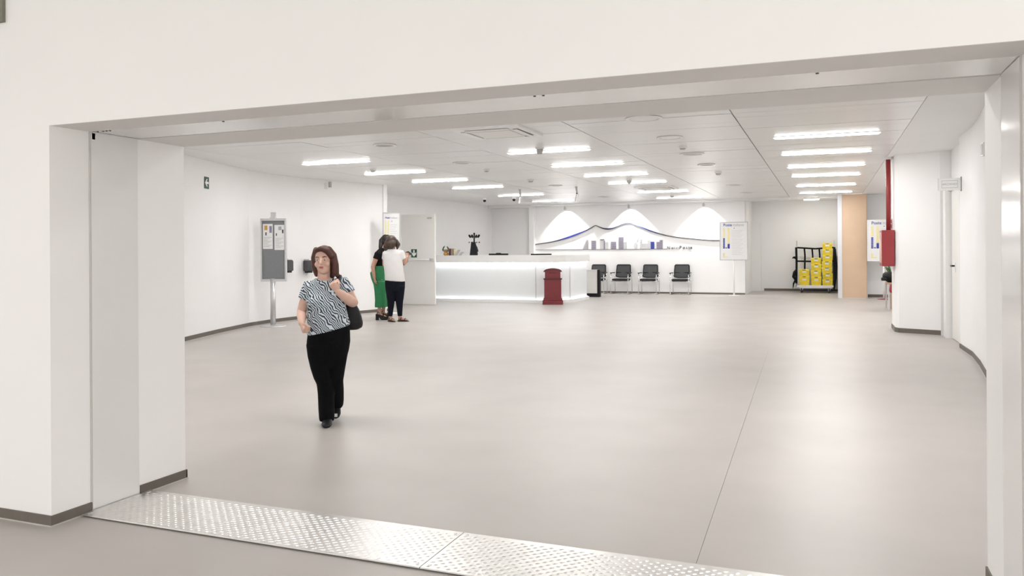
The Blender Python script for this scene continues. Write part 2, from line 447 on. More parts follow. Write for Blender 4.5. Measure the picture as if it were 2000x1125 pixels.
# ---- aluminium tread plates over the threshold
TZ = 0.012
def tread(x0, x1, label):
    t = thing('tread_plate', label, 'tread plate', ((x0 + x1) / 2, 3.40, 0))
    hw = (x1 - x0) / 2
    pl = MB().prism([(-.24, .007), (-.237, TZ), (.232, TZ), (.24, .002), (.2, .007)], -hw, hw, 'x').build('plate', M_ALU, t)
    MB().box(-hw + .01, hw - .01, -.226, .19, 0, .007).build('shadow_line_strip', M_RUBBER, t)  # dark strip standing in for the shadow line under the front edge
    b = MB()
    px, py = .050, .050
    n = int(2 * hw / px); k = int(.44 / (py / 2))
    for i in range(n):
        for j in range(k):
            cx = -hw + px * (i + .5) + (px / 2 if j % 2 else 0)
            cy = -.215 + j * py / 2
            if cx > hw - .02 or cy > .22: continue
            a = math.radians(45 if j % 2 else -45) * 0 + math.radians(28)
            L, W, h = .0155, .0075, .0028
            c_, s_ = math.cos(a), math.sin(a)
            def P(x, y, z): return (cx + x * c_ - y * s_, cy + x * s_ + y * c_, TZ + z)
            b.add([P(-L, 0, 0), P(-L * .5, -W, 0), P(L * .5, -W, 0), P(L, 0, 0), P(L * .5, W, 0), P(-L * .5, W, 0),
                   P(-L * .45, 0, h), P(0, -W * .5, h), P(L * .45, 0, h), P(0, W * .5, h)],
                  [(0, 1, 6), (1, 2, 7), (1, 7, 6), (2, 3, 8), (2, 8, 7), (3, 4, 8), (4, 5, 9), (4, 9, 8), (5, 0, 6), (5, 6, 9), (6, 7, 8, 9)])
    st = b.build('tread_bumps', M_ALU, t, smooth=True)
    st['kind'] = 'stuff'
    for x in (-hw + .03, hw - .03):
        for y in (-.2, .2):
            MB().lathe([(.008, 0), (.007, .003), (.002, .0035)], (x, y, TZ), 10).build('screw', M_GREYMETAL, t)
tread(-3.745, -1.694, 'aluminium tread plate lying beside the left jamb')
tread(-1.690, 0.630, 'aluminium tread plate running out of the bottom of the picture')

# ================================================================== CEILING FITTINGS
def light_strip():
    t = thing('ceiling_light', '', 'ceiling light')
    n = 8
    def outline(hx, hy, r):
        p = []
        for cx, cy, a0 in ((hx - r, hy - r, 0), (-hx + r, hy - r, 90), (-hx + r, -hy + r, 180), (hx - r, -hy + r, 270)):
            for k in range(n + 1):
                a = math.radians(a0 + 90 * k / n); p.append((cx + r * math.cos(a), cy + r * math.sin(a)))
        return p
    MB().prism(outline(.70, .092, .08), -.006, 0).build('frame', M_WHITE, t)
    MB().prism(outline(.675, .068, .06), -.014, -.006).build('diffuser', M_LED, t)
    return t
ls = light_strip()
ROWS = [(-8.03, (5.4, 7.6, 11.98, 14.05, 16.05, 18.15, 21.17, 24.05), 'left'), (-4.08, (5.4, 7.6, 12.0, 14.2, 16.35, 18.4, 21.6, 24.2), 'middle'), (0.015, (5.4, 7.6, 11.9, 14.03, 16.28, 18.36, 21.2, 23.9), 'right')]  # first two of each row are unseen, added to brighten the near floor
ORD = ['', '', 'nearest', 'second', 'third', 'fourth', 'fifth', 'farthest']
used = False
for x, ys, rn in ROWS:
    for i, y in enumerate(ys):
        o = copy_tree(ls) if used else ls
        used = True
        o.location = (x, y, CEIL - .001)
        od = 'farthest' if i == len(ys) - 1 else ORD[i]
        if i < 2: t_ = '%s row added ceiling light unseen above the header, %s' % (rn, ('next to the front wall', 'away from the front wall')[i])
        elif i == 2: t_ = 'long white ceiling light, nearest one of the %s row' % rn
        elif od == 'farthest': t_ = 'long white ceiling light, farthest one of the %s row' % rn
        else: t_ = 'long white ceiling light, %s from the front in the %s row' % (od, rn)
        tag(o, t_, 'ceiling light', 'recessed ceiling lights')

for y, od in ((17.6, 'near'), (21.6, 'far')):  # two extra strips, unseen behind the pillar, added to brighten the right nook
    o = copy_tree(ls)
    o.location = (2.35, y, CEIL - .001)
    tag(o, 'added unseen ceiling light brightening the nook behind the pillar, %s one' % od, 'ceiling light', 'recessed ceiling lights')

def ac_unit(loc, label):
    t = thing('air_conditioner', label, 'air conditioner', loc, 0, 'ceiling cassettes')
    MB().box(-.47, .47, -.47, .47, -.03, 0).build('frame', M_WHITE, t)
    MB().box(-.28, .28, -.28, .28, -.045, -.03).build('grille', M_OFFWHITE, t)
    for a in range(4):
        f = MB().box(-.30, .30, .33, .40, -.033, -.0295).build('air_slot', M_DARK if a in (0, 3) else M_GREYP, t)
        f.rotation_euler = (0, 0, a * math.pi / 2)
        l = MB().box(-.30, .30, .325, .39, -.045, -.037).build('air_flap', M_WHITE, t)
        l.rotation_euler = (0, 0, a * math.pi / 2)
ac_unit((-4.02, 9.75, CEIL - .001), 'square white ceiling cassette, near one just behind the header')
ac_unit((-3.95, 20.05, CEIL - .001), 'square white ceiling cassette, far one among the middle lights')

def round_vent(x, y, r, label, m_=M_GREYP):
    t = thing('ceiling_vent', label, 'vent', (x, y, CEIL - .001), 0, 'round ceiling vents')
    MB().lathe([(r, 0), (r * 1.02, -.008), (r * .86, -.016), (r * .78, -.010), (r * .78, 0)], n=24).build('ring', M_WHITE, t, smooth=True)
    MB().lathe([(r * .76, -.002), (r * .70, -.008), (r * .2, -.012), (r * .02, -.012)], n=24).build('disc', m_, t, smooth=True)
round_vent(-6.04, 12.97, .17, 'round ceiling vent between the left and middle light rows, near one')
round_vent(-6.06, 10.32, .17, 'faint round ceiling vent close behind the header on the left')
round_vent(-2.02, 9.50, .22, 'round white ceiling vent at the header edge between middle and right rows', M_WHITE)
round_vent(-2.03, 13.30, .20, 'round ceiling vent between the middle and right rows, near large one')
round_vent(-2.04, 15.08, .16, 'round ceiling vent between the middle and right rows, third from the header')
round_vent(-2.05, 20.14, .20, 'round ceiling vent between the middle and right rows, second from the back')
round_vent(-2.0, 23.0, .20, 'round ceiling vent between the middle and right rows, nearest the mural wall')
round_vent(-6.07, 18.39, .16, 'round ceiling vent left of the middle lights, far one')
round_vent(-6.05, 22.86, .18, 'round ceiling vent left of the middle lights, nearest the mural wall')
round_vent(-2.02, 11.23, .18, 'flat pale round ceiling vent left of the nearest right light', M_WHITE)

def detector(x, y, h, r, label):
    t = thing('smoke_detector', label, 'smoke detector', (x, y, CEIL - .001), 0, 'ceiling detectors')
    MB().lathe([(r, 0), (r, -.02), (r * .9, -.025)], n=16).build('base', M_WHITE, t)
    MB().lathe([(r * .78, -.025), (r * .82, -h * .6), (r * .55, -h), (r * .1, -h)], n=16).build('head', M_GREYP, t)
detector(-4.06, 11.54, .10, .065, 'white dome detector hanging beside the nearest middle light')
detector(-4.06, 17.51, .10, .065, 'white dome detector hanging before the fourth middle light')
detector(-4.10, 23.11, .08, .06, 'white dome detector hanging before the farthest middle light')
detector(-2.02, 12.32, .05, .06, 'small detector on the ceiling just before the large round vent')
detector(-2.02, 16.68, .06, .07, 'small dark detector on the ceiling right of the middle lights')
detector(-6.10, 14.23, .05, .06, 'small detector on the ceiling behind the near left vent')
detector(-8.08, 13.31, .05, .06, 'small detector on the ceiling between the first two left lights')
detector(-6.09, 16.69, .06, .07, 'small dark detector on the ceiling left of the third middle light')

# spotlights washing the mural wall (each fitting carries its own lamp)
def wall_spot(x, label):
    t = thing('wall_washer', label, 'spotlight', (x, 25.60, 2.929), 0, 'wall washers over the mural')
    MB().lathe([(.05, 0), (.05, -.02)], n=14).build('mount', M_WHITE, t)
    MB().tube([(0, 0, -.02), (0, 0, -.06)], .012, 8).build('stem', M_GREYP, t)
    d = V((0, .55, -1)).normalized()
    MB().tube([V((0, 0, -.06)) - d * .01, V((0, 0, -.06)) + d * .07], [.035, .045], 14).build('lamp_head', M_GREYP, t)
    ld = bpy.data.lights.new('wall_washer_lamp', 'SPOT')
    ld.energy = WASH_WATTS; ld.spot_size = math.radians(104); ld.spot_blend = .25; ld.shadow_soft_size = .035
    ld.color = (1, .985, .96)
    lo = bpy.data.objects.new('bulb', ld); col.objects.link(lo); lo.parent = t
    lo.location = V((0, 0, -.06)) + d * .09
    lo.rotation_euler = V((0, 0, -1)).rotation_difference(d).to_euler()
wall_spot(-8.13, 'small spotlight over the left mountain slope of the mural')
wall_spot(-5.95, 'small spotlight over the mountain peak of the mural')
wall_spot(-3.56, 'small spotlight over the right end of the mural')

def track_spot(x, y, label):
    t = thing('track_spotlight', label, 'spotlight', (x, y, CEIL - .001), 0, 'grey hanging spotlights')
    MB().lathe([(.035, 0), (.035, -.015)], n=12).build('mount', M_GREYP, t)
    MB().tube([(0, 0, -.015), (.02, 0, -.16)], .022, 10).build('arm', M_GREYP, t)
    MB().tube([(.03, 0, -.17), (.0, .0, -.36)], [.03, .036], 12).build('lamp_head', M_GREYMETAL, t)
    MB().tube([(.005, -.03, -.165), (.045, -.03, -.165)], .012, 8).build('joint', M_DARK, t)
track_spot(-5.75, 19.05, 'grey tilted spotlight hanging left of the mural glare')
track_spot(-7.33, 19.25, 'pale grey spotlight hanging before the back left lights')

def cctv(x, y, label):
    t = thing('security_camera', label, 'camera', (x, y, CEIL - .001), 0, 'ceiling cameras')
    MB().lathe([(.06, 0), (.06, -.03), (.05, -.05)], n=14).build('mount', M_WHITE, t)
    MB().ellipsoid((0, 0, -.075), (.045, .045, .045), n=12, m_=8).build('dome', M_BLACK, t, smooth=True)
cctv(-9.46, 21.9, 'black dome camera under the ceiling left of the mural wall')
cctv(-8.52, 21.9, 'black dome camera at the left edge of the mural wall top')
# lamp in the alcove
t = thing('alcove_lamp', 'small rectangular lamp glowing on the alcove ceiling', 'ceiling light', (-0.4, 27.0, 3.049))
MB().box(-.24, .24, -.10, .10, -.05, 0).build('housing', M_WHITE, t)
MB().box(-.22, .22, -.09, .09, -.07, -.05).build('diffuser', M_LAMP, t)

# ================================================================== LEFT SIDE OBJECTS
def wall_frame(p, ang):
    return p, ang
# exit arrow sign on the left wall
def arrow_sign(name, label, loc, rz, w, h, down=False, parent=None):
    t = thing(name, label, 'sign', loc, rz) if parent is None else None
    root = t or parent
    if parent is not None:
        root = bpy.data.objects.new(name, None); col.objects.link(root); root.parent = parent; root.location = loc; root.rotation_euler = (0, 0, rz)
    MB().box(-w / 2, w / 2, -.006, 0, -h / 2, h / 2).build('plate', M_GREEN, root)
    s = w * .40
    if down:
        poly = [(-.3 * s, 1.3 * s), (.3 * s, 1.3 * s), (.3 * s, -.1 * s), (1.0 * s, .45 * s), (1.0 * s, -.35 * s), (0, -1.3 * s), (-1.0 * s, -.35 * s), (-1.0 * s, .45 * s), (-.3 * s, -.1 * s)]
    else:
        poly = [(-s, 0), (-.1 * s, .95 * s), (.45 * s, .95 * s), (-.15 * s, .28 * s), (s, .28 * s), (s, -.28 * s), (-.15 * s, -.28 * s), (.45 * s, -.95 * s), (-.1 * s, -.95 * s)]
    MB().prism(poly, -.008, -.0055, 'y').build('arrow', M_SIGNW, root)
    return root
a_l = math.atan2(1.27, -.42) - math.pi / 2   # wall direction near Y 10.8
arrow_sign('exit_sign', 'small green sign with white left arrow high on the left wall', (-9.80, 10.76, 2.61), math.radians(90 + 18.3), .17, .20)
# sensor box
t = thing('wall_sensor', 'small white sensor bracket high on the curved left wall', 'sensor', (-10.175, 14.80, 2.86), math.radians(90 - 13))
MB().box(-.05, .05, -.10, 0, -.06, .06).build('housing', M_WHITE, t)
MB().box(-.02, .02, -.16, -.10, -.03, .09).build('arm', M_GREYP, t)
# dispensers
def dispenser(loc, rz, label):
    t = thing('wall_dispenser', label, 'dispenser', loc, rz, 'black wall dispensers')
    o = MB().prism([(-.10, -.115), (.10, -.115), (.10, .08), (.07, .115), (-.10, .115)], -.13, -.004, 'y').build('body', M_DARK, t); bevel(o, .02, 3)
    MB().box(-.06, .06, -.11, -.01, -.15, -.112).build('outlet', M_BLACK, t)
    MB().box(-.07, .05, -.02, 0, .112, .14).build('bracket', M_GREYP, t)
dispenser((-10.343, 13.60, 1.15), math.radians(90), 'black wall dispenser just right of the grey notice board')
dispenser((-10.285, 14.24, 1.13), math.radians(90 - 13), 'black wall dispenser behind the head of the walking woman')

# notice board on a stand
t = thing('notice_board', 'grey felt notice board on a silver pole with round foot', 'notice board', (-9.88, 12.60, 0), math.radians(16))
MB().lathe([(.245, 0), (.245, .006), (.20, .022), (.06, .032), (.035, .035)], n=32).build('base', M_GREYMETAL, t, smooth=True)
MB().tube([(0, 0, .03), (0, 0, .92)], .05, 20).build('pole', M_GREYMETAL, t, smooth=True)
MB().tube([(.0, .05, .92), (.0, .05, 2.09)], .035, 12).build('rear_post', M_GREYMETAL, t, smooth=True)
MB().box(-.205, .245, -.005, .02, .90, 2.03).build('board', M_FELT, t)
for nm_, bx_ in (('frame_side', (-.235, -.205, -.025, .03, .86, 2.07)), ('frame_side', (.245, .275, -.025, .03, .86, 2.07)), ('frame_rail', (-.205, .245, -.028, .03, .86, .905)), ('frame_rail', (-.205, .245, -.028, .03, 2.025, 2.07))):
    box(nm_, bx_, M_GREYMETAL, t)
clip = MB().box(-.05, .06, -.02, .07, 2.07, 2.09).box(-.045, .055, .02, .05, 2.09, 2.19).build('top_clip', M_GREYMETAL, t)
def notice(x, z0, z1, label, photo):
    q = thing('paper_notice', label, 'notice', (-9.88, 12.60, 0), math.radians(16))
    MB().box(x, x + .195, -.008, -.0055, z0, z1).build('sheet', M_PAPER, q)
    b = MB()
    if photo:
        b.use(M_GOLD).box(x + .03, x + .09, -.0095, -.008, z1 - .12, z1 - .03).use(M_MAUVE).box(x + .13, x + .18, -.0095, -.008, z1 - .17, z1 - .04).use(M_INKD).box(x + .05, x + .075, -.0095, -.008, z1 - .22, z1 - .16)
    else:
        b.use(M_INK).box(x + .08, x + .14, -.0095, -.008, z1 - .10, z1 - .03).use(M_INKD).box(x + .15, x + .18, -.0095, -.008, z1 - .16, z1 - .09).box(x + .03, x + .05, -.0095, -.008, z1 - .21, z1 - .16)
    b.use(M_INK)
    for k in range(8):
        zz = z1 - .26 - k * .025
        b.box(x + .02, x + .175 - .04 * (k % 3), -.009, -.008, zz, zz + .006)
    b.build('print', None, q)['kind'] = 'stuff'
notice(-.19, 1.485, 1.965, 'printed paper with small coloured pictures on the left of the notice board', True)
notice(.04, 1.465, 1.945, 'printed paper with grey text on the right of the notice board', False)

# open white door with panic bar
d1 = struct(MB().box(-10.62, -9.62, 18.93, 18.98, 0.01, 2.41).build('door_1', M_OFFWHITE), 'open white fire door with a panic bar beside the counter', 'door')
pb = MB().tube([(-10.52, 18.87, 1.20), (-9.70, 18.87, 1.20)], .022, 10).build('panic_bar', M_WHITE, d1, smooth=True)
MB().box(-9.74, -9.66, 18.84, 18.93, 1.165, 1.235).box(-10.56, -10.50, 18.86, 18.93, 1.165, 1.235).build('bar_mount', M_GREYMETAL, pb)
MB().box(-9.83, -9.70, 18.90, 18.93, 2.29, 2.32).build('door_closer', M_GREYP, d1)
MB().box(-10.635, -10.615, 18.92, 18.99, 0.01, 2.41).build('door_edge', M_WHITE, d1)
es = arrow_sign('exit_sign', '', (-10.24, 18.929, 1.37), 0, .17, .22, True, d1)
es['label'] = 'green sign with white down arrow on the open door'

# ---- poster stands
def poster_stand(label, loc, rz, w, h, z0, kind, base_m=M_WHITE):
    t = thing('poster_stand', label, 'poster stand', loc, rz, 'white poster stands')
    MB().lathe([(.17, 0), (.17, .008), (.04, .02)], n=24).build('base', base_m, t, smooth=True)
    MB().tube([(0, .02, .01), (0, .02, z0 + .1)], .026, 14).build('pole', M_WHITE, t, smooth=True)
    MB().box(-w / 2, w / 2, -.01, .02, z0, z0 + h).build('panel', M_PAPER, t)
    e = .022
    MB().box(-w / 2 - e, -w / 2, -.02, .025, z0 - e, z0 + h + e).box(w / 2, w / 2 + e, -.02, .025, z0 - e, z0 + h + e).box(-w / 2, w / 2, -.02, .025, z0 - e, z0).box(-w / 2, w / 2, -.02, .025, z0 + h, z0 + h + e).build('frame', M_GREYPAPER if kind != 3 else M_WHITE, t)
    b = MB(); y0, y1 = -.0125, -.010
    x0 = -w / 2
    b.use(M_YEL).box(x0 + .10 * w, x0 + .17 * w, y0, y1, z0 + .60 * h, z0 + .86 * h).box(x0 + .27 * w, x0 + .35 * w, y0, y1, z0 + .42 * h, z0 + .86 * h)
    b.box(x0 + .10 * w, x0 + .16 * w, y0, y1, z0 + .06 * h, z0 + .18 * h).box(x0 + .16 * w, x0 + .28 * w, y0, y1, z0 + .06 * h, z0 + .09 * h)
    b.use(M_BLUE).box(x0 + .10 * w, x0 + .17 * w, y0, y1, z0 + .30 * h, z0 + .58 * h).box(x0 + .27 * w, x0 + .35 * w, y0, y1, z0 + .30 * h, z0 + .44 * h).box(x0 + .19 * w, x0 + .25 * w, y0, y1, z0 + .305 * h, z0 + .33 * h).box(x0 + .50 * w, x0 + .54 * w, y0, y1, z0 + .845 * h, z0 + .86 * h)
    b.use(M_PAPER)
    for k in range(7): b.box(x0 + .09 * w, x0 + .18 * w, y0 - .0006, y1, z0 + (.33 + .035 * k) * h, z0 + (.335 + .035 * k) * h)
    b.use(M_GREYPAPER)
    for k in range(17):
        zz = z0 + (.78 - .04 * k) * h
        b.box(x0 + .42 * w, x0 + (.84 - .05 * (k % 3)) * w, y0 + .001, y1, zz, zz + .007)
    b.build('print', None, t)['kind'] = 'stuff'
    s = w * .145
    text_mesh('lettering', 'Poste', s, M_BLUE, t, (x0 + .11 * w, -.011, z0 + .905 * h), bold=.0016)
    text_mesh('lettering', 'italiane', s, M_INK, t, (x0 + .11 * w + s * 2.48, -.011, z0 + .905 * h))
poster_stand('white poster stand behind the two women', (-9.32, 16.15, 0), math.radians(28), .36, 1.22, 1.08, 1)
poster_stand('white poster stand at the right end of the mural wall', (-2.63, 25.45, 0), math.radians(2), .80, 1.14, 1.11, 2)
poster_stand('white poster stand beside the beech panel, partly behind the red pipe', (1.52, 24.6, 0), math.radians(-2), .80, 1.12, 1.09, 3, M_RED)

# ================================================================== RECEPTION COUNTER
CO = [(-10.62, 20.40), (-7.34, 20.40), (-7.05, 20.44), (-6.80, 20.56), (-6.60, 20.74), (-6.47, 20.98), (-6.43, 21.25), (-6.43, 22.55)]
def offset_poly(pts, d):
    out = []
    for i, p in enumerate(pts):
        a = V(pts[max(i - 1, 0)]); b = V(pts[min(i + 1, len(pts) - 1)])
        t_ = (V((b.x, b.y)) - V((a.x, a.y))).normalized()
        n = V((-t_.y, t_.x))
        out.append((p[0] + n.x * d, p[1] + n.y * d))
    return out
ct = thing('reception_counter', 'long white reception counter with glowing front and rounded end', 'counter', (0, 0, 0))
def band(name, pts, d0, d1, z0, z1, m_):
    a = offset_poly(pts, d0); b = offset_poly(pts, d1)
    mb = MB()
    n = len(a)
    vs = [(p[0], p[1], z0) for p in a] + [(p[0], p[1], z0) for p in b] + [(p[0], p[1], z1) for p in a] + [(p[0], p[1], z1) for p in b]
    fs = []
    for i in range(n - 1):
        fs += [(i, i + 1, 2 * n + i + 1, 2 * n + i), (n + i, 3 * n + i, 3 * n + i + 1, n + i + 1), (i, n + i, n + i + 1, i + 1), (2 * n + i, 2 * n + i + 1, 3 * n + i + 1, 3 * n + i)]
    fs += [(0, 2 * n, 3 * n, n), (n - 1, 2 * n - 1, 4 * n - 1, 3 * n - 1)]
    mb.add(vs, fs)
    return mb.build(name, m_, ct)
band('plinth', CO, 0.0, .5, 0.0, .085, M_WHITE)
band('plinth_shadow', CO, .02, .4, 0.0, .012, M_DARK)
band('counter_top', CO, -.02, .5, 1.10, 1.30, M_WHITE)
band('front_panel', CO[:2], .075, .10, .085, 1.10, M_GLOW)
band('front_panel', CO[1:6], .075, .10, .085, 1.10, M_GLOW)
band('front_panel', CO[5:], .075, .10, .085, 1.10, M_GLOW)
for k in (1, 5):
    p = offset_poly(CO, .066)[k]
    MB().box(p[0] - .008, p[0] + .008, p[1] - .004, p[1] + .01, .085, 1.10).build('panel_joint', M_GREYPAPER, ct)
band('led_strip', CO, .03, .05, 1.088, 1.0995, M_LEDC)
band('led_strip', CO, .045, .06, .0855, .092, mat('counter_plinth_led', (.9, .9, .9), .5, emit=(.9, .96, 1.0), estr=6.0, noise=.005))
band('work_desk', CO[:3], .52, 1.4, .72, .76, M_OFFWHITE)
band('inner_panel', CO, .10, .14, .085, 1.10, M_WHITE)
# low desk end with a black frame behind the counter
t = thing('desk_end', 'low white desk end panel with a black frame beside the counter', 'desk', (-6.56, 23.6, 0))
MB().box(-.55, .09, .0, .10, .11, .80).build('body', M_OFFWHITE, t)
MB().box(-.55, .17, -.02, .12, 0, .11).box(.09, .17, -.02, .12, .11, .83).build('black_frame', M_BLACK, t)
MB().box(-.58, .09, -.02, .12, .80, .83).build('desk_top', M_OFFWHITE, t)

# monitors
def monitor(x, y, zt, label, w=.6, bumpy=False):
    t = thing('computer_monitor', label, 'monitor', (x, y, .76), 0, 'monitors behind the counter')
    h = zt - .76
    MB().box(-.12, .12, -.09, .09, 0, .015).build('foot', M_BLACK, t)
    MB().box(-.03, .03, .0, .03, .015, h - .12).build('stand', M_BLACK, t)
    MB().box(-w / 2, w / 2, -.03, .0, h - .37, h).build('casing', M_BLACK, t)
    MB().box(-w / 2 + .012, w / 2 - .012, .0, .003, h - .355, h - .012).build('screen', M_DARK, t)
    if bumpy: MB().box(-.07, .07, -.035, .01, h, h + .018).build('webcam', M_BLACK, t)
monitor(-8.83, 21.45, 1.345, 'black monitor behind the counter with a webcam, near the coat stand', .6, True)
monitor(-7.52, 21.45, 1.335, 'black monitor behind the counter in front of the mural', .62)

# coat stand with a coat
t = thing('coat_stand', 'black coat stand with curled hooks behind the counter', 'coat stand', (-10.30, 23.0, 0))
MB().lathe([(.20, 0), (.20, .03), (.04, .06)], n=20).build('base', M_BLACK, t)
MB().tube([(0, 0, .05), (0, 0, 1.96)], [.025, .022], 12).build('pole', M_BLACK, t)
MB().ellipsoid((0, 0, 1.97), (.03, .03, .03)).build('finial', M_BLACK, t, smooth=True)
for k in range(4):
    a = k * math.pi / 2
    c_, s_ = math.cos(a), math.sin(a)
    MB().tube([(0, 0, 1.88), (.09 * c_, .09 * s_, 1.87), (.13 * c_, .13 * s_, 1.86), (.165 * c_, .165 * s_, 1.91)], [.012, .012, .032, .034], 10, True).build('hook', M_BLACK, t, smooth=True)
    MB().tube([(0, 0, 1.70), (.17 * c_, .17 * s_, 1.695)], .007, 8).build('peg', M_GREYMETAL, t)
    MB().ellipsoid((.175 * c_, .175 * s_, 1.695), (.018, .018, .025), n=10, m_=6).build('peg_knob', M_BLACK, t, smooth=True)
ctn = MB().ell_rings([(0, -.06, 1.715, .03, .02), (.0, -.07, 1.70, .075, .04), (.01, -.08, 1.62, .085, .06), (.02, -.08, 1.50, .11, .08), (.02, -.08, 1.35, .13, .085), (.01, -.08, 1.1, .145, .09), (.01, -.08, .95, .14, .085)], 18)
ctn.ell_rings([(.05, -.1, 1.66, .03, .03), (.10, -.1, 1.55, .045, .045), (.13, -.1, 1.44, .05, .05), (.14, -.1, 1.40, .04, .04)], 12)
tag(ctn.build('hanging_coat', M_COAT, loc=(-10.30, 23.0, 0), smooth=True), 'dark coat hanging on the coat stand', 'coat')

# things standing on the left end of the counter
ZC = 1.30
t = thing('gift_ornament', 'round gold and dark green ornament at the left end of the counter', 'ornament', (-10.17, 20.72, ZC))
MB().lathe([(.055, 0), (.075, .03), (.07, .07), (.045, .09), (.05, .10)], n=16).build('gold_pot', M_GOLD, t, smooth=True)
MB().ellipsoid((-.01, 0, .13), (.085, .06, .045), n=14, m_=8).build('brown_filling', M_DESKWOOD, t, smooth=True)
for sx_, a in ((-1, .5), (-1, .15), (1, .3), (1, -.1), (-1, .8)):
    MB().tube([(sx_ * .03, -.01, .10), (sx_ * .09, -.02, .15 + a * .03), (sx_ * (.08 - a * .03), -.02, .21 + a * .04), (sx_ * (.04 - .02 * a), -.02, .25 + a * .04)], [.012, .024, .02, .003], 6).build('leaf', M_LEAF, t)
MB().tube([(.06, .0, .12), (.09, 0, .2), (.05, 0, .26), (.02, 0, .24)], .006, 6).build('gold_ribbon', M_GOLD, t)
for k in range(6):
    x = -10.045 + k * .032
    o = MB().box(-.009, .009, -.08, .08, 0, .20 - .012 * (k % 3)).build('booklet', [M_BOOK, M_POSTDARK, M_BOOK, M_GREYPAPER, M_BOOK, M_YEL][k], loc=(x, 20.72, ZC), rz=.05 * (k % 2))
    tag(o, ['brown booklet standing next to the gold ornament', 'dark red booklet standing in the row on the counter', 'brown booklet standing in the middle of the row on the counter', 'grey booklet standing in the row on the counter', 'brown booklet standing near the right of the row on the counter', 'yellowish booklet ending the row on the counter'][k], 'booklet', 'booklets on the counter')
for k, (x, ln, hh) in enumerate(((-9.76, .10, .16), (-9.64, .10, .10))):
    o = MB().prism([(-ln, 0), (-ln + .015, 0), (.01, hh), (-.005, hh)], -.08, .08, 'y').build('leaflet', M_GREYPAPER, loc=(x, 20.72, ZC))
    tag(o, ['steep pale leaflet leaning beside the booklets on the counter', 'low pale leaflet at the right of the papers on the counter'][k], 'leaflet', 'leaflets on the counter')

# ---- red post box
t = thing('post_box', 'dark red post box with arched top in front of the counter', 'post box', (-6.74, 20.13, 0), math.radians(18))
o = MB().box(-.27, .27, -.20, .20, 0, .11).build('base', M_POSTRED, t); bevel(o, .008)
o = MB().box(-.25, .25, -.185, .185, .11, .16).build('base_moulding', M_POSTRED, t); bevel(o, .012)
o = MB().box(-.225, .225, -.165, .165, .16, .66).build('lower_body', M_POSTRED, t); bevel(o, .006)
MB().box(-.17, .17, -.172, -.165, .22, .61).build('front_door', M_POSTRED, t)
o = MB().box(-.245, .245, -.18, .18, .655, .69).build('ledge', M_POSTDARK, t); bevel(o, .006)
ub = [(-.205, .69), (.205, .69), (.205, .865)] + [(.205 * math.cos(math.radians(a)), .865 + .07 * math.sin(math.radians(a))) for a in range(10, 180, 10)] + [(-.205, .865)]
MB().prism(ub, -.15, .15, 'y').build('upper_body', M_POSTRED, t)
arc_o = [(.245 * math.cos(math.radians(a)), .86 + .095 * math.sin(math.radians(a))) for a in range(0, 181, 10)]
arc_i = [(.205 * math.cos(math.radians(a)), .86 + .07 * math.sin(math.radians(a))) for a in range(180, -1, -10)]
MB().prism(arc_o + arc_i, -.18, .18, 'y').build('arched_lid', M_POSTDARK, t)
MB().box(-.09, .09, -.156, -.15, .82, .845).build('slot', M_POSTDARK, t)
MB().box(-.10, .10, -.162, -.15, .845, .86).build('slot_flap', M_POSTRED, t)
MB().lathe([(.012, 0), (.012, .008)], n=10).xf(Matrix.Translation((.12, -.17, .45)) @ Matrix.Rotation(math.pi / 2, 4, 'X')).build('keyhole', M_POSTDARK, t)

# ================================================================== CHAIRS
def make_chair():
    t = thing('visitor_chair', '', 'chair', (0, 0, 0), 0, 'chairs under the mural')
    # facing -y
    bk = [(-.245, .585), (-.225, .555), (-.12, .535), (.12, .535), (.225, .555), (.245, .585), (.225, .92), (.205, .94), (-.205, .94), (-.225, .92)]
    def by(z): return .22 + (z - .55) * .22
    # mesh panel
    mb = MB()
    n = len(bk)
    mb.add([(x, by(z) - .006, z) for x, z in bk] + [(x, by(z) + .006, z) for x, z in bk], [tuple(range(n))[::-1], tuple(range(n, 2 * n))] + [(i, (i + 1) % n, (i + 1) % n + n, i + n) for i in range(n)])
    mb.build('backrest', M_MESHBACK, t)
    MB().tube([(x, by(z), z) for x, z in bk + bk[:1]], .017, 8).build('back_frame', M_BLACK, t)
    MB().tube([(-.235, by(.70) - .012, .70), (0, by(.69) + .01, .69), (.235, by(.70) - .012, .70)], .012, 8).build('lumbar_bar', M_BLACK, t)
    o = MB().box(-.25, .25, -.26, .22, .435, .50).build('seat', M_SEAT, t); bevel(o, .03, 3)
    for s in (-1, 1):
        x = s * .285
        MB().tube([(x, .26, .012), (x, -.24, .012), (x, -.265, .03), (x, -.25, .40), (x, -.22, .68)], .0125, 8).build('leg', M_CHROME, t, smooth=True)
        MB().tube([(x, .26, .012), (x, .24, .40), (x, .21, .66)], .0115, 8).build('rear_leg', M_CHROME, t, smooth=True)
        MB().tube([(x, .22, .66), (x * .9, .23, .62)], .018, 8).build('back_bracket', M_WHITE, t)
        o = MB().box(x - .028, x + .028, -.25, .20, .675, .70).build('armrest', M_BLACK, t); bevel(o, .01)
    for y_, z_ in ((-.2, .415), (.2, .415), (.26, .012)): MB().tube([(-.285, y_, z_), (.285, y_, z_)], .011, 8).build('cross_bar', M_CHROME, t, smooth=True)
    return t
ch0 = make_chair()
for i, (x, rz, lb) in enumerate(((-7.00, 2, 'black mesh visitor chair half hidden behind the black framed desk end'), (-6.18, -2, 'black mesh visitor chair, second from the black framed desk end'), (-5.28, 0, 'black mesh visitor chair under the lettering of the mural'), (-4.27, 0, 'black mesh visitor chair nearest the poster stand at the mural'))):
    o = ch0 if i == 0 else copy_tree(ch0)
    o.location = (x, 25.48, 0); o.rotation_euler = (0, 0, math.radians(rz)); o['label'] = lb

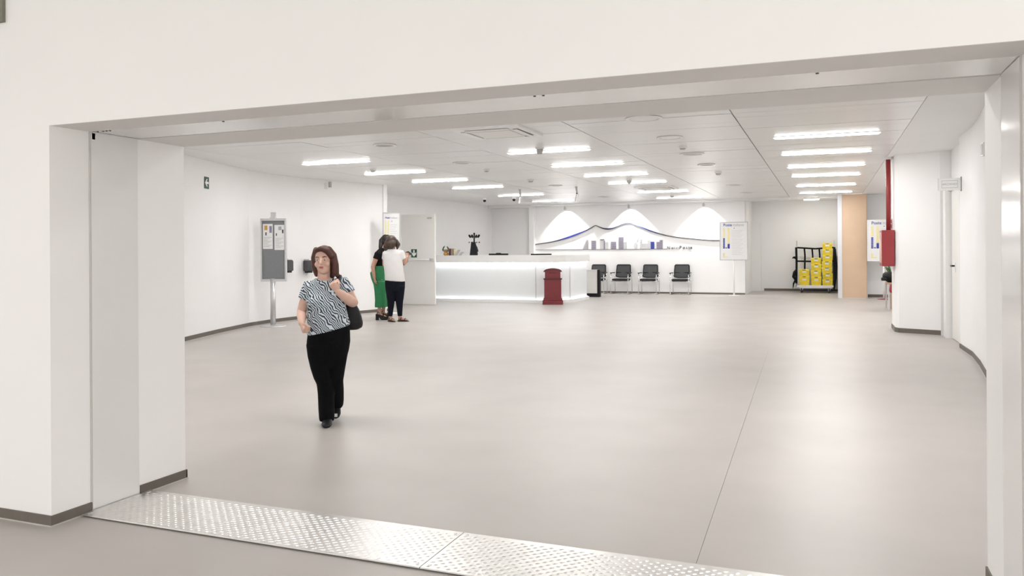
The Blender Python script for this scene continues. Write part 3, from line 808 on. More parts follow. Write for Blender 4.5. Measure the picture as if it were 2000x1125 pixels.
# ================================================================== MURAL
mu = thing('wall_mural', 'mountain outline and city skyline mural with lettering on the back wall', 'mural', (0, 25.9, 0))
RID = [(-9.29, 1.64), (-8.97, 1.68), (-8.64, 1.73), (-8.27, 1.82), (-7.91, 1.93), (-7.55, 2.06), (-7.29, 2.18), (-7.15, 2.25), (-7.02, 2.2), (-6.88, 2.15), (-6.73, 2.13), (-6.57, 2.15), (-6.4, 2.21), (-6.24, 2.28), (-6.1, 2.32), (-5.95, 2.32), (-5.78, 2.25), (-5.56, 2.16), (-5.31, 2.05), (-4.97, 1.94), (-4.64, 1.86), (-4.23, 1.8), (-3.75, 1.75), (-3.43, 1.72), (-3.11, 1.71)]
def catmull(p, n=5):
    o = []
    for i in range(len(p) - 1):
        a, b, c, d = V(p[max(i - 1, 0)]), V(p[i]), V(p[i + 1]), V(p[min(i + 2, len(p) - 1)])
        for k in range(n):
            t_ = k / n
            o.append(.5 * ((2 * b) + (c - a) * t_ + (2 * a - 5 * b + 4 * c - d) * t_ ** 2 + (3 * b - a - 3 * c + d) * t_ ** 3))
    o.append(V(p[-1])); return o
RC = catmull(RID)
def width(x):   # ribbon gets thicker on the slopes and in the saddle
    return .010 + .020 * math.exp(-((x + 7.95) / .45) ** 2) + .016 * math.exp(-((x + 6.73) / .25) ** 2) + .010 * math.exp(-((x + 5.4) / .4) ** 2)
mb = MB()
vs = []; fs = []
for i, p in enumerate(RC):
    h = width(p.x)
    vs += [(p.x, -.04, p.y - h), (p.x, -.04, p.y + h), (p.x, 0, p.y + h), (p.x, 0, p.y - h)]
    if i:
        a, b = 4 * (i - 1), 4 * i
        fs += [(a, b, b + 1, a + 1), (a + 1, b + 1, b + 2, a + 2), (a + 2, b + 2, b + 3, a + 3), (a + 3, b + 3, b, a)]
fs += [(0, 1, 2, 3), (4 * len(RC) - 4, 4 * len(RC) - 1, 4 * len(RC) - 2, 4 * len(RC) - 3)]
mb.add(vs, fs)
rb = mb.build('mountain_ridge', None, mu)
def ridge_mat():
    mt = bpy.data.materials.new('ridge_blue_band'); mt.use_nodes = True
    nt = mt.node_tree; b = nt.nodes['Principled BSDF']; b.inputs['Roughness'].default_value = .4
    tc = nt.nodes.new('ShaderNodeTexCoord'); sp = nt.nodes.new('ShaderNodeSeparateXYZ')
    nt.links.new(tc.outputs['Object'], sp.inputs[0])
    mr = nt.nodes.new('ShaderNodeMapRange'); mr.inputs['From Min'].default_value = -9.3; mr.inputs['From Max'].default_value = -3.1
    nt.links.new(sp.outputs['X'], mr.inputs['Value'])
    r = nt.nodes.new('ShaderNodeValToRGB')
    cr = r.color_ramp
    cr.elements[0].position = 0; cr.elements[0].color = (.02, .015, .03, 1)
    cr.elements[1].position = 1; cr.elements[1].color = (.03, .025, .04, 1)
    for p, c_ in ((.12, (.02, .02, .05, 1)), (.2, (.03, .05, .33, 1)), (.27, (.03, .04, .2, 1)), (.34, (.06, .04, .04, 1)), (.41, (.02, .02, .05, 1)), (.5, (.12, .13, .25, 1)), (.56, (.25, .4, .8, 1)), (.62, (.04, .05, .22, 1)), (.72, (.03, .025, .05, 1))):
        e = cr.elements.new(p); e.color = c_
    nt.links.new(mr.outputs[0], r.inputs[0]); nt.links.new(r.outputs[0], b.inputs['Base Color'])
    return mt
rb.data.materials.clear(); rb.data.materials.append(ridge_mat())
MB().box(-9.29, -4.77, -.012, 0, 1.447, 1.458).build('ground_line', M_INKD, mu)
ZB = 1.458
M_PALE = mat('pale_grey_ink', (.60, .60, .62), .6, noise=.04)
def slats(name, x0, x1, z1, m_, n, gap=.5, poly=None):
    b = MB()
    st = (z1 - ZB) / n
    for k in range(n):
        za = ZB + k * st; xa = x0
        if poly: xa = x0 + (x1 - x0) * .75 * (k / n)
        b.use(m_).box(xa, x1, -.014, 0, za, za + st * gap)
    b.use(M_GREYPAPER if m_ is not M_PALE else M_PAPER)
    if poly: b.prism([(x0, ZB), (x1, ZB), (x1, z1), (x0 + (x1 - x0) * .7, z1)], -.006, 0, 'y')
    else: b.box(x0, x1, -.006, 0, ZB, z1)
    return b.build(name, None, mu)
slats('skyline_building', -7.60, -7.42, 1.78, M_INK, 7, .5, True)
slats('skyline_building', -7.30, -7.14, 1.75, M_MAUVE, 9)
b = MB().use(M_PALE)
for k in range(5): b.box(-7.0 + .035 * k, -6.985 + .035 * k, -.014, 0, ZB, 1.76)
b.use(M_INKD).box(-7.0, -6.85, -.016, 0, 1.765, 1.785).use(M_MAUVE).box(-6.87, -6.83, -.016, 0, ZB, 1.74)
b.build('skyline_building', None, mu)
slats('skyline_building', -6.80, -6.71, 1.72, M_PALE, 6)
slats('skyline_building', -6.62, -6.45, 1.71, M_MAUVE, 7, .6)
slats('skyline_building', -6.36, -6.20, 1.86, M_MAUVE, 13, .45)
slats('skyline_building', -6.20, -6.09, 1.70, M_PALE, 9)
b = MB().use(M_PALE)
b.prism([(-5.80 + .06 * math.cos(a * .4), 1.57 + .11 * math.sin(a * .4)) for a in range(16)], -.012, 0, 'y').prism([(-5.76, 1.70), (-5.73, 1.70), (-5.70, 1.84), (-5.75, 1.85), (-5.78, 1.80)], -.012, 0, 'y')
b.build('skyline_dome', None, mu)
slats('skyline_building', -5.66, -5.60, 1.80, M_PALE, 8)
slats('skyline_building', -5.58, -5.41, 1.65, M_PALE, 6)
MB().use(M_PALE).box(-5.40, -5.30, -.010, 0, ZB, 1.73).use(M_BLUE).box(-5.30, -5.185, -.014, 0, ZB, 1.69).build('skyline_building', None, mu)
slats('skyline_building', -5.11, -5.01, 1.69, M_MAUVE, 6, .65)
slats('skyline_building', -5.01, -4.91, 1.75, M_MAUVE, 8, .65)
for i, (c_, x, s_, m_) in enumerate((('N', -4.77, .135, M_INKD), ('o', -4.63, .13, M_INKD), ('i', -4.54, .13, M_INKD), ('d', -4.49, .12, M_INK), ('i', -4.405, .12, M_INK))):
    text_mesh('letter', c_, s_, m_, mu, (x, -.012, 1.445), ext=.008)
for c_, x in (('P', -4.37), ('o', -4.265), ('s', -4.165), ('t', -4.085), ('e', -4.03)):
    text_mesh('letter', c_, .145, M_INKD, mu, (x, -.012, 1.45), ext=.008)

# ================================================================== TROLLEY WITH YELLOW CRATES
t = thing('mail_trolley', 'steel mail trolley with black straps standing in the alcove', 'trolley', (-0.31, 27.95, 0))
MB().box(-.55, .55, -.34, .34, .20, .245).build('platform', mat('trolley_wood_deck', (.62, .56, .45), .6, noise=.08), t)
MB().box(-.56, .56, -.35, -.34, .195, .25).box(-.5, .5, -.3, .3, .15, .2).build('deck_frame', M_GREYMETAL, t)
for sx in (-1, 1):
    x = sx * .575
    f = MB()
    for y in (-.30, .30): f.tube([(x, y, .2), (x, y, 1.62), (x, y * .9, 1.68), (x, 0, 1.70)], .014, 8)
    for z in (.55, .95, 1.35): f.tube([(x, -.3, z), (x, .3, z)], .009, 8)
    f.build('end_frame', M_GREYMETAL, t, smooth=True)
    for y in (-.25, .25):
        wv = MB().lathe([(.01, -.022), (.075, -.022), (.08, -.01), (.08, .01), (.075, .022), (.01, .022)], n=18)
        wv.xf(Matrix.Rotation(math.pi / 2, 4, 'Y'))
        q = wv.build('wheel', M_RUBBER, t, smooth=False); q.location = (sx * .42, y, .08)
        MB().box(-.035, -.026, -.04, .04, 0, .09).box(.026, .035, -.04, .04, 0, .09).box(-.035, .035, -.04, .04, .08, .09).build('caster_fork', M_GREYMETAL, q).location = (0, 0, 0)
trolley = t
def strap(pts, w_=.026):
    st = MB()
    for a, b in zip(pts[:-1], pts[1:]):
        a, b = V(a), V(b); d = (b - a).normalized(); n = V((-d.z, 0, d.x)) * w_
        st.add([a + n, a - n, b - n, b + n, a + n + V((0, .006, 0)), a - n + V((0, .006, 0)), b - n + V((0, .006, 0)), b + n + V((0, .006, 0))],
               [(0, 1, 2, 3), (7, 6, 5, 4), (0, 4, 5, 1), (1, 5, 6, 2), (2, 6, 7, 3), (3, 7, 4, 0)])
    st.build('strap', M_STRAP, trolley)
yb = .30
strap([(-.56, yb, 1.47), (0, yb, 1.43), (.56, yb, 1.47)]); strap([(-.56, yb, 1.02), (0, yb, 1.01), (.56, yb, 1.02)])
for x in (-.34, -.10, .12, .34): strap([(x, yb - .004, 1.45), (x + .02, yb - .004, 1.2), (x, yb - .004, .30)])
for x in (-.575, .575):
    strap([(x, -.32, 1.48), (x - .01 * (1 if x > 0 else -1), -.32, 1.0), (x, -.32, .30)], .034)
h = MB()
h.tube([(-.57, -.33, .75), (-.63, -.34, .66), (-.66, -.34, .52), (-.60, -.34, .40)], [.03, .05, .05, .02], 8, True).tube([(-.60, -.34, .42), (-.66, -.34, .30), (-.68, -.34, .14)], [.03, .025, .008], 8).tube([(-.58, -.33, 1.14), (-.66, -.34, 1.15), (-.70, -.34, 1.12)], [.05, .03, .008], 8)
h.build('hanging_strap', M_STRAP, t, smooth=True)
MB().tube([(.60, -.33, 1.4), (.62, -.34, .9), (.60, -.34, .5), (.56, -.34, .12)], [.03, .045, .05, .02], 8, True).build('hanging_strap', M_STRAP, t, smooth=True)
def crate(h):
    t = thing('mail_crate', '', 'crate', (0, 0, 0), 0, 'yellow crates on the trolley')
    w2, d2 = .160, .25
    mb = MB()
    mb.rings([[(sx * w_, sy * d_, z) for sx, sy in ((-1, -1), (1, -1), (1, 1), (-1, 1))] for w_, d_, z in ((w2 * .90, d2 * .93, .002), (w2 * .94, d2 * .96, h - .045))])
    mb.build('body', M_YCRATE, t)
    MB().box(-w2, w2, -d2, d2, h - .045, h - .002).build('rim', M_YRIM, t)
    MB().box(-w2 * .98, w2 * .98, -d2 * .98, d2 * .98, h * .38, h * .38 + .014).build('rib', M_YRIM, t)
    MB().box(-.05, .05, -d2 - .002, -d2 + .01, h - .036, h - .016).build('handle_slot', M_DARK, t)
    MB().box(-.06, .06, -d2 * .985, -d2 * .93, h * .5, h * .5 + .05).build('label_card', M_PAPER, t)
    return t
stacks = [(-.35 - .33 + .35 - .33, [.30, .215], 'left'), (-.285, [.285, .20, .20, .20], 'middle'), (.055, [.20, .19, .19, .20, .19, .19, .20], 'right')]
stacks[0] = (-.645, stacks[0][1], 'left')
WORDS = ['bottom', 'second', 'third', 'fourth', 'fifth', 'sixth', 'top']
for sx, hs, nm in stacks:
    z = .246
    for i, hh in enumerate(hs):
        c = crate(hh)
        c.location = (sx + random.uniform(-.008, .008), 27.93, z + .001 * i); c.rotation_euler = (0, 0, random.uniform(-.03, .03))
        z += hh
        wd_ = 'top' if i == len(hs) - 1 else WORDS[i]
        c['label'] = ('yellow plastic mail crate, %s one of the %s stack on the trolley' % (wd_, nm)) if wd_ in ('top', 'bottom') else ('yellow plastic mail crate, %s from below in the %s stack on the trolley' % (wd_, nm))

# ================================================================== RIGHT SIDE OBJECTS
t = thing('hydrant_cabinet', 'red fire hose cabinet fixed to the white pillar', 'hydrant cabinet', (1.0, 15.3, 0))
o = MB().box(-.105, .092, -.34, .25, 1.12, 1.735).build('cabinet', M_RED, t); bevel(o, .006)
MB().box(-.095, .085, -.346, -.34, 1.13, 1.725).build('front_panel', M_RED, t)
MB().box(-.109, -.105, -.30, .20, 1.18, 1.70).build('instruction_plate', mat('instruction_print', (.62, .42, .33), .6, noise=.35, nscale=14), t)
t = thing('red_pipe', 'vertical red pipe running from the ceiling to the hose cabinet', 'pipe', (1.02, 15.25, 0))
MB().tube([(0, 0, 1.735), (0, 0, 2.98)], .038, 16).build('pipe', M_RED, t, smooth=True)
MB().lathe([(.07, 2.96), (.07, 2.998)], n=16).build('ceiling_collar', M_WHITE, t)
t = thing('fire_sign', 'small white and red fire equipment sign behind the red pipe', 'sign', (1.075, 15.62, 1.85))
MB().box(-.03, .02, -.1, .1, -.1, .1).build('plate', M_SIGNW, t)
MB().box(-.02, .012, -.104, -.1, -.07, .0).box(-.02, .012, -.104, -.1, .02, .08).build('pictogram', M_RED, t)
# archive sign
t = thing('archive_sign', 'white projecting sign reading ARCHIVIO above the archive door', 'sign', (1.63, 12.70, 2.32))
MB().box(-.145, .145, -.012, .012, -.085, .085).build('plate', M_SIGNW, t)
MB().box(.140, .152, -.02, .02, -.1, .1).build('bracket', M_DARK, t)
MB().box(-.10, .10, -.014, -.012, .048, .052).box(-.10, .10, -.014, -.012, -.052, -.048).box(-.10, -.097, -.014, -.012, -.05, .05).box(.097, .10, -.014, -.012, -.05, .05).box(-.146, -.143, -.014, -.012, -.085, .085).build('border', M_INK, t)
text_mesh('lettering', 'ARCHIVIO', .040, M_INK, t, (0, -.0125, -.014), align='CENTER', ext=.001)
# switch on right wall
t = thing('wall_switch', 'small grey bracket high on the right wall near the jamb', 'switch', (1.655, 10.22, 2.52), math.radians(-84))
MB().box(-.05, .05, -.025, 0, -.075, .075).build('plate', M_WHITE, t)
MB().box(-.03, .03, -.03, -.025, -.06, .06).build('insert', M_GREYP, t)
# desk with plants behind the pillar
t = thing('side_desk', 'brown wooden side desk partly hidden behind the pillar', 'desk', (1.95, 20.6, 0))
MB().box(-.62, .6, -.45, .45, .60, .64).build('desk_top', M_DESKWOOD, t)
MB().box(-.52, -.49, -.43, .43, 0, .60).build('side_panel', M_DESKWOOD, t)
for y in (-.42, .42): MB().box(-.62, -.585, y - .02, y + .02, 0, .60).build('leg', M_GREYMETAL, t)
MB().box(.55, .58, -.43, .43, 0, .60).build('side_panel', M_DESKWOOD, t)
t = thing('black_planter', 'black round planter with green plants on the side desk', 'planter', (1.44, 20.45, .64))
MB().lathe([(.10, 0), (.17, .05), (.21, .13), (.20, .20), (.15, .24)], n=20).build('pot', M_BLACK, t, smooth=True)
MB().lathe([(.07, 0), (.075, .06), (.05, .08)], (-.17, -.12, .04), 12).build('side_cup', M_BLACK, t, smooth=True)
for k in range(14):
    a = k * 2.4; rr = .05 + .01 * (k % 4)
    MB().tube([(rr * math.cos(a), rr * math.sin(a), .2), (2.0 * rr * math.cos(a), 2.0 * rr * math.sin(a), .30 + .02 * (k % 3)), (3.0 * rr * math.cos(a), 3.0 * rr * math.sin(a), .35 + .03 * (k % 4))], [.012, .016, .003], 6).build('leaf', M_LEAF, t)
for k, (dx, dz) in enumerate(((-.16, .16), (-.10, .22), (.0, .24))):
    MB().tube([(dx * .3, -.05, .22), (dx * .8, -.06, .22 + dz * .7), (dx * 1.3, -.06, .22 + dz * .6)], [.006, .005, .003], 6).build('stem', M_DESKWOOD, t)
o = MB().tube([(0, 0, 0), (0, 0, .12)], [.05, .035], 10, True).build('red_ornament', M_RED, loc=(1.40, 20.12, .46), smooth=True)
tag(o, 'red cloth hanging at the edge of the side desk', 'cloth')
t = thing('trailing_plant', 'dark green trailing plant in front of the side desk', 'plant', (1.68, 20.02, 0))
MB().lathe([(.10, 0), (.12, .18), (.11, .2)], n=16).build('pot', M_DESKWOOD, t)
for k in range(16):
    a = k * 2.39; hgt = .3 + .022 * (k % 8)
    MB().ellipsoid((.10 * math.cos(a), .10 * math.sin(a), hgt), (.05, .03, .04), n=8, m_=5).build('leaf', M_LEAF, t)
MB().tube([(0, 0, .18), (0, 0, .42)], .012, 6).build('stem', M_LEAF, t)

# ================================================================== PEOPLE
def fuse(mb, name, m_, parent, voxel, it=6, fac=.5):
    o = mb.build(name, m_, parent)
    md = o.modifiers.new('r', 'REMESH'); md.mode = 'VOXEL'; md.voxel_size = voxel; md.use_smooth_shade = True
    sm = o.modifiers.new('s', 'SMOOTH'); sm.iterations = it; sm.factor = fac
    dg = bpy.context.evaluated_depsgraph_get()
    me = bpy.data.meshes.new_from_object(o.evaluated_get(dg))
    o.modifiers.clear()
    old = o.data; o.data = me
    me.materials.clear(); me.materials.append(m_)
    bpy.data.meshes.remove(old)
    return o
def hand(mb, w_, d, n, side, curl, sc=1.0, fr=.0085):
    w_, d, n = V(w_), V(d).normalized(), V(n).normalized()
    n = (n - d * n.dot(d)).normalized()
    s = d.cross(n).normalized() * side
    rs = []
    for k, (t_, hw, ht) in enumerate(((-.01, .022, .019), (.02, .028, .017), (.05, .036, .017), (.08, .038, .015), (.092, .034, .011))):
        c = w_ + d * t_ * sc
        rs.append([c + (s * math.cos(a) * hw + n * math.sin(a) * ht) * sc for a in [2 * math.pi * i / 12 for i in range(12)]])
    mb.rings(rs)
    for i, ln in enumerate((.066, .074, .069, .054)):
        p = w_ + (d * .082 + s * (.029 - .0195 * i)) * sc
        ang = 0.0; pts = [p - d * .012 * sc]; rad = [fr * sc]
        for k, fr_ in enumerate((.45, .30, .25)):
            ang += curl * (.9, 1.15, .8)[k]
            dd = d * math.cos(ang) + n * math.sin(ang)
            pts.append(pts[-1] + dd * (ln * fr_ + (.012 if k == 0 else 0)) * sc)
            rad.append(fr * sc * (1, .95, .82)[k])
        mb.tube(pts, rad, 8, True)
    p = w_ + (d * .025 + s * .022) * sc
    q = p + (s * .028 + d * .03 + n * .012) * sc
    r = q + (d * .030 + n * (.01 + .02 * min(curl, 1)) - s * .006 * curl) * sc
    mb.tube([p, q, r], [.012 * sc, .0105 * sc, .009 * sc], 8, True)
def head(mb, c, R, sc=1.0):
    c = V(c)
    def E(p, r): mb.ellipsoid(c + R @ (V(p) * sc), V(r) * sc, R, 18, 12)
    E((0, .012, .025), (.073, .091, .090)); E((0, -.022, -.045), (.056, .060, .068)); E((0, -.035, -.085), (.030, .035, .026))
    for s in (-1, 1):
        E((s * .075, .012, -.005), (.011, .02, .03)); E((s * .035, -.052, -.03), (.028, .026, .028)); E((s * .031, -.068, .024), (.026, .014, .008))
    mb.tube([c + R @ (V((0, -.076, .018)) * sc), c + R @ (V((0, -.092, -.008)) * sc), c + R @ (V((0, -.099, -.022)) * sc)], [.008 * sc, .011 * sc, .013 * sc], 8, True)
    E((0, -.079, -.052), (.022, .010, .010))
def face(root, c, R, sc=1.0):
    c = V(c)
    for s in (-1, 1):
        MB().ellipsoid(c + R @ (V((s * .031, -.0745, .003)) * sc), V((.012, .006, .0050)) * sc, R, 12, 8).build('eye', M_EYEW, root, smooth=True)
        MB().ellipsoid(c + R @ (V((s * .031, -.081, .003)) * sc), V((.0055, .003, .0048)) * sc, R, 10, 6).build('iris', M_EYED, root, smooth=True)
        MB().tube([c + R @ (V((s * .014, -.084, .026)) * sc), c + R @ (V((s * .032, -.086, .032)) * sc), c + R @ (V((s * .05, -.074, .026)) * sc)], [.003 * sc, .004 * sc, .002 * sc], 6).build('eyebrow', M_HAIRD, root)
    MB().ellipsoid(c + R @ (V((0, -.0885, -.050)) * sc), V((.022, .005, .0045)) * sc, R, 12, 6).ellipsoid(c + R @ (V((0, -.0880, -.059)) * sc), V((.018, .005, .005)) * sc, R, 12, 6).build('lips', M_LIPS, root, smooth=True)
def shoe(mb, heel, toe, w_=.042, h=.07, lift=0.0):
    heel, toe = V(heel), V(toe); d = (toe - heel); L = d.length; dn = d.normalized()
    s = V((-dn.y, dn.x, 0)).normalized()
    upn = s.cross(dn) * -1 if s.cross(dn).z < 0 else s.cross(dn)
    rs = []
    for t_, ww, hh in ((0, .6, .85), (.08, .78, 1.0), (.3, .82, 1.0), (.55, .95, .75), (.75, 1.0, .58), (.92, .8, .45), (1.0, .45, .3)):
        c = heel + dn * L * t_
        ring = []
        for a in range(14):
            an = 2 * math.pi * a / 14
            zz = math.sin(an) * .5 + .5
            ring.append(c + s * math.cos(an) * w_ * ww + upn * (zz * h * hh))
        rs.append(ring)
    mb.rings(rs)

# ---------- woman walking towards the camera
W = thing('person', 'woman in a zebra print blouse and black trousers walking with a shoulder bag', 'person', (-3.83, 5.585, 0), math.radians(34.4))
Rh = Matrix.Rotation(math.radians(-16), 3, 'Z') @ Matrix.Rotation(math.radians(-3), 3, 'Y')
HC = (-.028, -.015, 1.350)
b = MB()
head(b, HC, Rh, 1.0)
b.tube([(-.028, .01, 1.30), (-.03, .015, 1.22), (-.025, .02, 1.15)], [.052, .050, .065], 16)
b.ell_rings([(-.022, .014, 1.20, .055, .055), (-.018, .012, 1.165, .095, .078), (-.014, .01, 1.07, .13, .09), (-.01, 0, .99, .135, .10), (0, .0, .88, .14, .11), (.008, 0, .78, .145, .12), (.006, 0, .66, .14, .12), (.006, 0, .60, .10, .08)])
SL, EL, WL = V((-.138, .02, 1.145)), V((-.208, .035, .935)), V((-.205, -.11, .845))
SR, ER, WR = V((.112, .02, 1.165)), V((.205, -.02, .995)), V((.083, -.165, 1.098))
b.tube([SL.lerp(EL, .2), SL.lerp(EL, .5), EL, EL.lerp(WL, .35), WL], [.046, .047, .040, .040, .027], 14, True)
b.tube([SR.lerp(ER, .2), SR.lerp(ER, .5), ER, ER.lerp(WR, .35), WR], [.048, .052, .046, .045, .029], 14, True)
hand(b, WL, (.18, -.55, -.55), (1, .1, -.1), 1, 1.15, .92)
hand(b, WR, (-.45, -.10, .62), (.45, .85, .35), -1, 1.2, .95)
b.tube([(-.072, 0, .64), (-.045, -.01, .36), (-.018, 0, .10), (-.012, .0, .05)], [.075, .055, .038, .036], 14)
b.tube([(.085, 0, .64), (.058, .0, .36), (.062, .26, .15), (.062, .30, .10)], [.075, .05, .036, .035], 14)
fuse(b, 'body', M_SKIN, W, .0048, 5)
face(W, HC, Rh)
# blouse
b = MB()
b.ell_rings([(-.026, .038, 1.204, .072, .052), (-.022, .028, 1.188, .100, .074), (-.014, .015, 1.168, .136, .094), (-.014, .01, 1.10, .152, .105), (-.013, -.005, 1.04, .153, .128), (-.010, -.012, .985, .158, .142), (-.004, -.005, .93, .160, .138), (.003, -.008, .87, .168, .148), (.008, -.005, .80, .174, .152, .22), (.008, -.004, .775, .174, .150, .24)], 28)
b.tube([SL + V((.03, 0, -.01)), SL, SL.lerp(EL, .42), SL.lerp(EL, .56)], [.052, .062, .064, .064], 16)
b.tube([SR + V((-.03, 0, -.01)), SR, SR.lerp(ER, .40), SR.lerp(ER, .55)], [.052, .064, .070, .070], 16)
b.ellipsoid((-.078, -.076, .998), (.078, .070, .080)); b.ellipsoid((.056, -.076, .998), (.078, .070, .080))
fuse(b, 'blouse', M_ZEBRA, W, .0065, 14)
# trousers
b = MB()
b.ell_rings([(.008, 0, .84, .155, .13, .2), (.008, 0, .76, .172, .146, .15), (.006, 0, .68, .177, .150), (.002, 0, .60, .168, .132), (-.001, 0, .53, .146, .105), (-.002, 0, .47, .11, .08)], 24)
b.ell_rings([(-.080, 0, .66, .095, .128), (-.076, 0, .56, .087, .115), (-.060, -.008, .46, .080, .098), (-.042, -.022, .385, .074, .086), (-.024, -.014, .335, .069, .080), (-.016, .0, .25, .068, .082), (-.014, .008, .12, .066, .085), (-.012, .01, .028, .062, .085)], 20)
b.tube([(.085, 0, .66), (.074, 0, .56), (.064, -.008, .46), (.056, -.005, .36), (.062, .11, .265), (.066, .24, .155), (.066, .29, .105)], [.095, .084, .076, .068, .068, .066, .062], 18)
fuse(b, 'trousers', M_TROUSER, W, .0075, 5)
b = MB(); shoe(b, (.005, .05, .0), (-.018, -.17, .0), .044, .075)
fuse(b, 'shoe', M_BLACK, W, .006, 3)
MB().box(-.02, .03, .0, .045, .0, .012).build('shoe_sole', M_GREYP, W)
b = MB(); shoe(b, (.072, .36, .085), (.062, .16, .004), .042, .07)
fuse(b, 'shoe', M_BLACK, W, .006, 3)
MB().box(.045, .075, .12, .135, .03, .055).build('shoe_trim', M_WHITE, W)
# hair
hc = V(HC)
b = MB()
def HP(p): return hc + Rh @ V(p)
b.ellipsoid(HP((0, .026, .034)), (.086, .092, .092), Rh, 20, 12)
b.ellipsoid(HP((.0, .066, -.03)), (.082, .050, .10), Rh, 16, 10)
b.tube([HP((.055, -.03, .092)), HP((.083, -.010, .04)), HP((.090, .0, -.04)), HP((.092, .004, -.10)), HP((.108, .006, -.135)), HP((.140, .006, -.130))], [.026, .030, .033, .030, .020, .004], 12, True)
b.tube([HP((-.055, -.02, .092)), HP((-.080, .0, .03)), HP((-.082, .015, -.05)), HP((-.075, .02, -.115))], [.024, .026, .030, .018], 12, True)
b.tube([HP((-.045, -.055, .088)), HP((.0, -.064, .100)), HP((.05, -.060, .078)), HP((.076, -.038, .03))], [.016, .022, .024, .020], 12, True)
b.tube([HP((.02, .09, -.06)), HP((.04, .08, -.13))], [.04, .025], 12, True)
fuse(b, 'hair', M_HAIR, W, .0065, 5)
# bag (carried, so a thing of its own)
B = thing('shoulder_bag', 'black leather shoulder bag hanging behind the arm of the walking woman', 'bag', (-3.83, 5.585, 0), math.radians(34.4))
bg_ = MB()
def bag_ring(x0, x1, z, y, ry): return ((x0 + x1) / 2, y, z, (x1 - x0) / 2, ry)
bg_.ell_rings([bag_ring(.13, .215, 1.03, .09, .03), bag_ring(.12, .225, 1.0, .09, .05), bag_ring(.11, .262, .93, .09, .065), bag_ring(.10, .282, .87, .09, .075), bag_ring(.10, .292, .82, .09, .078), bag_ring(.11, .286, .785, .09, .07), bag_ring(.13, .25, .765, .09, .05)], 22)
o = fuse(bg_, 'bag_body', M_BAG, B, .009, 4)
MB().tube([(.16, .09, 1.02), (.13, .07, 1.12), (.105, .02, 1.215), (.088, -.05, 1.205), (.075, -.105, 1.15), (.12, -.06, 1.04), (.17, .05, 1.0)], .013, 8).build('strap', M_BAG, B, smooth=True)
MB().tube([(.14, .02, .985), (.18, .018, .985), (.225, .03, .97)], .004, 6).build('zip', M_GREYMETAL, B)

# ---------- woman in a white tee seen from behind
W2 = thing('person', 'woman in a white tee and navy trousers holding a phone, seen from behind', 'person', (-8.155, 14.218, 0), math.radians(29.8))
Rh2 = Matrix.Rotation(math.radians(150), 3, 'Z') @ Matrix.Rotation(math.radians(18), 3, 'X')
Rl2 = Matrix.Rotation(math.radians(-14), 3, 'Y')
Rh2 = Rl2 @ Rh2
HC2 = (-.03, .03, 1.610)
b = MB()
head(b, HC2, Rh2, 1.08)
b.tube([(-.03, .04, 1.57), (-.03, .03, 1.45)], [.055, .06], 14)
b.ell_rings([(-.03, .02, 1.46, .08, .06), (-.03, .02, 1.41, .15, .09), (-.02, .01, 1.25, .165, .11), (-.01, .0, 1.08, .16, .115), (.01, 0, .92, .17, .12), (.02, 0, .80, .17, .13), (.02, 0, .70, .12, .1)])
S2, E2, Wr2 = V((.135, .03, 1.40)), V((.225, .03, 1.165)), V((.275, .10, 1.315))
b.tube([S2, S2.lerp(E2, .5), E2, E2.lerp(Wr2, .4), Wr2], [.056, .052, .046, .042, .03], 12, True)
hand(b, Wr2, (.15, .35, .5), (-.6, .5, -.2), 1, .7, 1.0, .010)
S3, E3, Wr3 = V((-.165, .03, 1.38)), V((-.195, .12, 1.16)), V((.06, .28, 1.22))
b.tube([S3, S3.lerp(E3, .5), E3, E3.lerp(Wr3, .4), Wr3], [.056, .052, .046, .042, .03], 12, True)
hand(b, Wr3, (.8, .2, .3), (.2, -.6, .4), 1, .6, 1.0, .010)
b.tube([(-.07, 0, .74), (-.062, .0, .40), (-.078, 0, .11), (-.078, 0, .05)], [.085, .055, .034, .036], 12)
b.tube([(.11, 0, .74), (.105, .0, .40), (.115, 0, .11), (.115, 0, .05)], [.085, .055, .034, .036], 12)
shoe(b, (-.105, .03, .022), (-.0, -.13, .022), .038, .06); shoe(b, (.085, .02, .022), (.285, -.06, .022), .038, .06)
fuse(b, 'body', M_SKIN2, W2, .0075, 4)
face(W2, HC2, Rh2, 1.08)
b = MB()
b.ell_rings([(-.03, .02, 1.475, .085, .07), (-.03, .02, 1.435, .165, .105), (-.028, .015, 1.38, .195, .125), (-.020, .01, 1.27, .194, .138), (-.012, 0, 1.15, .198, .145), (.002, -.005, 1.03, .196, .15), (.014, -.005, .92, .200, .155), (.018, 0, .83, .204, .155, -.09), (.018, 0, .82, .20, .15, -.09)], 26)
b.tube([S2 + V((-.05, 0, 0)), S2, S2.lerp(E2, .45), S2.lerp(E2, .60)], [.06, .072, .072, .070], 14)
b.tube([S3 + V((.05, 0, 0)), S3, S3.lerp(E3, .5)], [.06, .070, .068], 14)
fuse(b, 'tee_shirt', M_TEE, W2, .010, 4)
b = MB()
b.ell_rings([(.018, 0, .90, .18, .135), (.02, 0, .80, .205, .15), (.022, 0, .70, .198, .145), (.022, 0, .62, .17, .125)], 24)
b.ell_rings([(-.068, 0, .72, .112, .13), (-.064, 0, .55, .094, .105), (-.062, 0, .40, .074, .082), (-.070, 0, .25, .058, .066), (-.078, 0, .11, .044, .05)], 18)
b.ell_rings([(.112, 0, .72, .112, .13), (.108, 0, .55, .096, .105), (.106, 0, .40, .076, .082), (.111, 0, .25, .060, .066), (.116, 0, .11, .047, .05)], 18)
fuse(b, 'trousers', M_NAVY, W2, .010, 4)
M_SANDAL = mat('dark_sandal_leather', (.03, .02, .018), .5, noise=.15)
